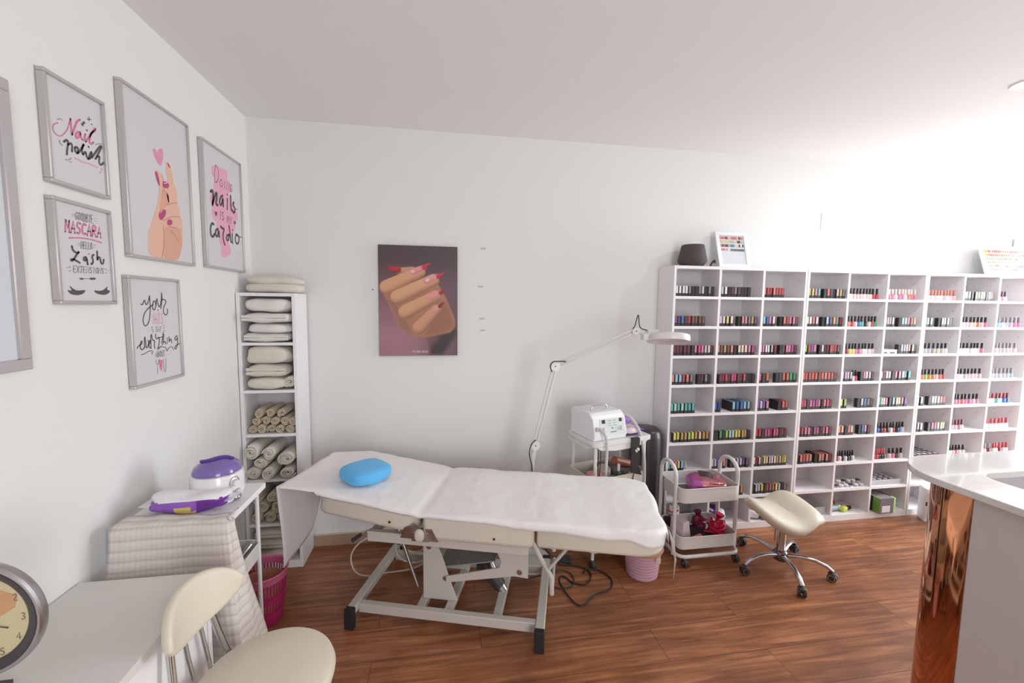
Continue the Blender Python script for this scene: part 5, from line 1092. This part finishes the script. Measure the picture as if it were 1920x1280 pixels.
# ---------- waxing cart with draped towel ----------
wc=thing('waxing_cart','narrow white cart with trays against the left wall, mostly hidden by a hanging towel','cart',(.05,-1.225,0))
b=MB(); b.box(0,.338,0,.33,.777,.800); b.obj('top_board',M_white,wc,bev=.0015)
for z0,z1 in ((.505,.567),(.215,.28),(.07,.12)): tray(wc,.015,.325,.03,.30,z0,z1,M_wlac,r=.03)
for x,y in ((.02,.05),(.32,.05),(.02,.285),(.32,.285)):
    b=MB(); b.cyl((x,y,.045),(x,y,.777),.008,n=10); b.cyl((x-.01,y,.022),(x+.01,y,.022),.022,n=16,mi=1); b.obj('upright',[M_wlac,M_dark],wc)
def wl(x,y,z): return (.05+x,-1.225+y,z)
b=MB(); b.cyl((0,0,0),(.03,.09,.05),.010,n=12); tag(b.obj('silver_tube',M_alu,loc=wl(.27,.17,.522)),'silver tube lying in the upper tray of the waxing cart','tube')
b=MB(); b.box(-.04,.04,-.06,.06,0,.035); tag(b.obj('small_box',mat('box_pale_grey',(190,184,188),.5),loc=wl(.20,.2,.5095),bev=.002),'pale grey box in the upper tray of the waxing cart','box')
b=MB(); b.lathe([(0,0),(.030,0),(.032,.14),(.030,.145),(.027,.14),(.026,.01),(0,.01)],24); tag(b.obj('white_cup',M_wlac,loc=wl(.275,.16,.2195)),'tall white cup in the middle tray of the waxing cart','cup')
b=MB(); b.soft((0,0,.03),(.06,.05,.03),8,3,.008,20,4); tag(b.obj('wine_pouch',mat('wine_fabric',(96,36,54),.6),loc=wl(.25,.22,.0745),smooth=80,weld=True),'dark wine-coloured pouch in the lowest tray of the waxing cart','pouch')
# towel
mw=mat('waffle_towel',(222,212,206),.95); nt=mw.node_tree; pb=nt.nodes['Principled BSDF']; tcn=nt.nodes.new('ShaderNodeUVMap')
mpn=nt.nodes.new('ShaderNodeMapping'); nt.links.new(tcn.outputs[0],mpn.inputs[0]); 
w1=nt.nodes.new('ShaderNodeTexWave'); w1.bands_direction='Y'; w1.inputs['Scale'].default_value=8.5; w1.inputs['Distortion'].default_value=.4; nt.links.new(mpn.outputs[0],w1.inputs[0])
w2=nt.nodes.new('ShaderNodeTexWave'); w2.bands_direction='X'; w2.inputs['Scale'].default_value=26; nt.links.new(mpn.outputs[0],w2.inputs[0])
r1=nt.nodes.new('ShaderNodeValToRGB'); r1.color_ramp.elements[0].position=.0; r1.color_ramp.elements[0].color=lin((206,195,189))+(1,); r1.color_ramp.elements[1].position=.25; r1.color_ramp.elements[1].color=lin((224,214,208))+(1,)
mu=nt.nodes.new('ShaderNodeMath'); mu.operation='MULTIPLY_ADD'; mu.inputs[1].default_value=.35; nt.links.new(w2.outputs['Fac'],mu.inputs[0]); nt.links.new(w1.outputs['Fac'],mu.inputs[2])
nt.links.new(w1.outputs['Fac'],r1.inputs[0]); nt.links.new(r1.outputs[0],pb.inputs['Base Color'])
bpn=nt.nodes.new('ShaderNodeBump'); bpn.inputs['Strength'].default_value=.5; bpn.inputs['Distance'].default_value=.004; nt.links.new(mu.outputs[0],bpn.inputs['Height']); nt.links.new(bpn.outputs[0],pb.inputs['Normal'])
b=MB(); UVS=[]
def tow(u,v):
    L=v*.80; k=.002*math.sin(u*9+1)+.0015*math.sin(u*23); D=max(0,L-.06); F=.70
    if L<.06:
        x=.052+min(u/F,1)*.338; y=-1.17-L; z=.8065+.005*math.sin(u*7+.5)*(1-L/.06)+.002*math.sin(u*31)
        if u>F: q=(u-F)/(1-F); x=.390+.004*q; y+=.03*q; z-=.0
        return (x,y,z)
    z=.8065-max(0,D-.006); bulge=.030*smooths(D/.45)
    yf=-1.232-.008*min(1,D/.02)-bulge*.9-k*(1+D); xr=.398+.040*smooths(D/.5)
    if u<=F: x=.052-.022*smooths(D/.3)*(1-u/F)+(xr-.052)*(u/F); return (max(x,.010),max(yf,-1.29),z)
    q=(u-F)/(1-F); wid=.012+.30*D
    return (xr+.010*math.sin(q*PI*.5)+.004*math.sin(q*9+D*8),max(yf,-1.29)+wid*q,z)
b.grid(tow,40,70); o=b.obj('hanging_towel',mw,smooth=180)
uvl=o.data.uv_layers.new(name='UVMap')
for lp in o.data.loops:
    vi=lp.vertex_index; i,j=divmod(vi,71); uvl.data[lp.index].uv=(i/40*.4,j/70*.86)
sm=o.modifiers.new('solid','SOLIDIFY'); sm.thickness=.005; sm.offset=1
tag(o,'pale waffle towel hanging over the near end of the waxing cart behind the desk','towel')
# wax warmer
ww=thing('wax_warmer','white wax warmer pot with a domed purple lid on the waxing cart','wax warmer',(.262,-1.005,.8005))
b=MB(); b.lathe([(0,0),(.080,0),(.086,.006),(.089,.03),(.088,.085),(.084,.098),(.070,.104),(0,.104)],48); b.obj('pot_body',mat('warmer_white',(234,230,232),.18,coat=.5),ww)
b=MB(); b.lathe([(0,.150),(.03,.1475),(.055,.139),(.074,.124),(.0805,.110),(.081,.103),(.079,.102)][::-1],48); b.obj('lid',mat('purple_tinted_lid',(124,102,170),.2,coat=.6),ww)
b=MB(); b.tube([(-.045,-.02,.146),(-.01,-.03,.152),(.01,-.01,.156),(.03,.01,.152),(.055,.01,.142)],.006,8,0,sm=2); b.obj('lid_swirl',mat('purple_darker_grip',(92,66,148),.2),ww)
def rad(az,r,z): return (r*math.cos(R(az)),r*math.sin(R(az)),z)
b=MB(); b.cyl(rad(-28,.082,.066),rad(-28,.102,.066),.0135,.012,20); b.obj('dial',M_wlac,ww,bev=.001)
b=MB(); b.tube([rad(-28+12*math.sin(q),.0895,.068+.021*math.cos(q)) for q in [-2+4*k/14 for k in range(15)]],.0016,6); b.prism([(-.012,.10),(.012,.10),(.012,.104),(-.012,.104)],-.0895,-.0885,0,Matrix.Rotation(R(55),4,'Z'),axis='y'); b.obj('dial_marks',mat('grey_marks',(160,156,160),.5),ww)
b=MB(); b.soft(rad(-30,.088,.016)[:2]+(.014,),(.024,.020,.012),8,2.4,0,1,0); b.tube([rad(-50,.09,.026),rad(-35,.098,.03),rad(-18,.095,.036)],.004,8,0); b.obj('clip_foot',M_alu,ww,weld=True)
pack((.225,-1.110,.8008),(.125,.045,.034),R(4),31,'open white and purple foil pack with yellow print between towel and wax warmer',[M_bagw,M_purple,M_lilac,mat('yellow_print_film',(216,190,110),.35)],lambda x,y,z:0 if (y>-.15 or z>.72) else (1 if x>.25 else (3 if (-.25<x<.2 and z<.45) else 2)))
# ---------- magenta bin ----------
pb_=thing('waste_bin','slotted magenta pink waste bin with a rolled paper liner between cart and towel tower','waste bin',(.246,-.622,0))
pb_.scale=(.92,.92,.98)
M_mg=mat('magenta_plastic',(184,44,104),.35); M_mgl=mat('pale_magenta_plastic',(214,110,150),.4)
b=MB(); b.lathe([(0,0),(.092,0),(.095,.003),(.102,.07),(.099,.07),(.092,.006),(0,.006)],48); b.ring([(.106,.118),(.1095,.118),(.112,.150),(.1085,.150)],48)
for k in range(44):
    a=2*PI*k/44; Mx=Matrix.Rotation(a,4,'Z'); b.add([(.1005,-.0036,.068),(.1005,.0036,.068),(.1075,.0036,.12),(.1075,-.0036,.12),(.1025,-.0036,.068),(.1025,.0036,.068),(.1095,.0036,.12),(.1095,-.0036,.12)],[(0,1,2,3),(7,6,5,4),(0,3,7,4),(1,5,6,2)],0,Mx)
    b.add([(.1095,-.0036,.148),(.1095,.0036,.148),(.1175,.0036,.225),(.1175,-.0036,.225),(.1115,-.0036,.148),(.1115,.0036,.148),(.1195,.0036,.225),(.1195,-.0036,.225)],[(0,1,2,3),(7,6,5,4),(0,3,7,4),(1,5,6,2)],0,Mx)
b.obj('slotted_wall',M_mg,pb_)
b=MB(); b.ring([(.1165,.222),(.1205,.222),(.124,.250),(.128,.256),(.126,.262),(.119,.258)],48); b.obj('rim',M_mgl,pb_)
b=MB(); b.lathe([(0,.008),(.088,.008),(.096,.09),(.106,.17),(.108,.20),(.104,.20),(.09,.15),(0,.13)],40); b.obj('liner',mat('tan_paper_liner',(190,128,104),.7,nz=.2,scale=30),pb_)

# ---------- reception counter ----------
rc=thing('reception_counter','pale curved reception counter with a rose-gold mirrored corner at the right edge','counter',(2.57,-1.57,0))
def lpath(off,xe=3.6,ye=-1.75,r=.19):
    # outline of the L seen from above, inset by off from the outer edge; local to the counter
    rr=r-off; c=(r,-r); P=[(xe,-off)]
    for k in range(0,15): a=R(90+90*k/14); P.append((c[0]+rr*math.cos(a),c[1]+rr*math.sin(a)))
    P.append((off,ye)); return P
M_top=mat('polished_pale_stone',(226,222,220),.12,nz=.02,scale=8,coat=.5)
M_pan=mat('counter_panel_mauve_white',(206,197,198),.35)
out=lpath(0); r=.05; inn=[(.165,-1.75)]+[(.165+.055+.055*math.cos(R(180-90*k/8)),-.163-.055+.055*math.sin(R(180-90*k/8))) for k in range(9)]+[(3.6,-.163)]
b=MB(); n1=len(out); n2=len(inn)
# strip between outer and inner edge
def res(P,n):
    D=[0]; 
    for i in range(1,len(P)): D.append(D[-1]+math.dist(P[i-1],P[i]))
    return P,D
ou=out; ii=inn[::-1]
import bisect
def atf(P,D,f):
    s=f*D[-1]; k=min(max(bisect.bisect_right(D,s)-1,0),len(P)-2); t=(s-D[k])/(D[k+1]-D[k]); return (P[k][0]*(1-t)+P[k+1][0]*t,P[k][1]*(1-t)+P[k+1][1]*t)
def split(P):   # straight, corner, straight kept separate so both edges line up
    return P
A=[out[0]]+out[1:16]+[out[16]]; ic=[inn[k] for k in range(len(inn)-2,0,-1)]; Pc,Dc=res(ic,0)
Bq=[inn[-1]]+[atf(Pc,Dc,k/14) for k in range(15)]+[inn[0]]
for (z0,z1,m) in ((1.03,1.05,0),):
    vs=[(x,y,z0) for x,y in A]+[(x,y,z0) for x,y in Bq]+[(x,y,z1) for x,y in A]+[(x,y,z1) for x,y in Bq]; n=len(A)
    fs=[]
    for i in range(n-1): fs+=[(i,i+1,n+i+1,n+i),(2*n+i,3*n+i,3*n+i+1,2*n+i+1),(i,2*n+i,2*n+i+1,i+1),(n+i,n+i+1,3*n+i+1,3*n+i)]
    fs+=[(0,n,3*n,2*n),(n-1,3*n-1,4*n-1,2*n-1)]
    b.add(vs,fs)
b.obj('worktop',M_top,rc,bev=.002)
def shell(P,th,z0,z1):
    b=MB(); n=len(P); Q=[]
    for i in range(n):
        d=Vector(P[min(i+1,n-1)])-Vector(P[max(i-1,0)]); d.normalize(); nrm=Vector((-d.y,d.x)); Q.append(tuple(Vector(P[i])+nrm*th))
    vs=[(x,y,z) for z in (z0,z1) for S_ in (P,Q) for x,y in S_]
    fs=[]
    for i in range(n-1): fs+=[(i,i+1,n+i+1,n+i),(2*n+i,3*n+i,3*n+i+1,2*n+i+1),(i,2*n+i,2*n+i+1,i+1),(n+i,n+i+1,3*n+i+1,3*n+i)]
    fs+=[(0,n,3*n,2*n),(n-1,3*n-1,4*n-1,2*n-1)]
    b.add(vs,fs); return b
o_=.02; ob=.052
bodyP=[(.22+.2*math.cos(R(90+90*k/16)),-.252+.2*math.sin(R(90+90*k/16))) for k in range(17)]
ycut=-.2535
goldP=[(.30,-ob)]+bodyP+[(o_,ycut)]
b=shell([(x,y) for x,y in goldP],-.004 if 0 else .006,.0,1.0298); b.obj('rose_gold_panel',mat('rose_gold_mirror',(206,142,104),.06,1),rc,smooth=50)
b=shell([(o_+.002,ycut-.0005),(o_+.002,-1.75)],.02,0,1.0295); b.obj('side_panel',M_pan,rc)
b=shell([(3.6,-ob-.002),(.3005,-ob-.002)],.02,0,1.0295); b.obj('rear_panel',M_pan,rc)
b=shell([(.145,-1.75),(.145,-.25),(.20,-.16),(3.6,-.155)],.012,.70,1.0295); b.obj('inner_panel',mat('inner_panel_grey',(190,182,184),.45),rc)
b=MB(); b.prism([(.16,-1.75),(.16,-.26),(.21,-.17),(3.6,-.17),(3.6,-.60),(.62,-.60),(.62,-1.75)],.72,.745); b.obj('lower_desk',mat('lower_desk_grey',(196,190,190),.4),rc)
for (x,y,c,h,r_,nm) in ((3.42,-1.86,(60,60,74),.14,.03,'dark blue-grey jar on the lower desk inside the counter'),(3.52,-1.90,(52,34,40),.16,.02,'dark narrow bottle on the lower desk inside the counter')):
    b=MB(); b.lathe([(0,0),(r_,0),(r_,h*.8),(r_*.6,h),(0,h)],20); tag(b.obj('desk_jar',mat('jar_%d'%c[0],c,.4),loc=(x,y,.7452)),nm,'jar')
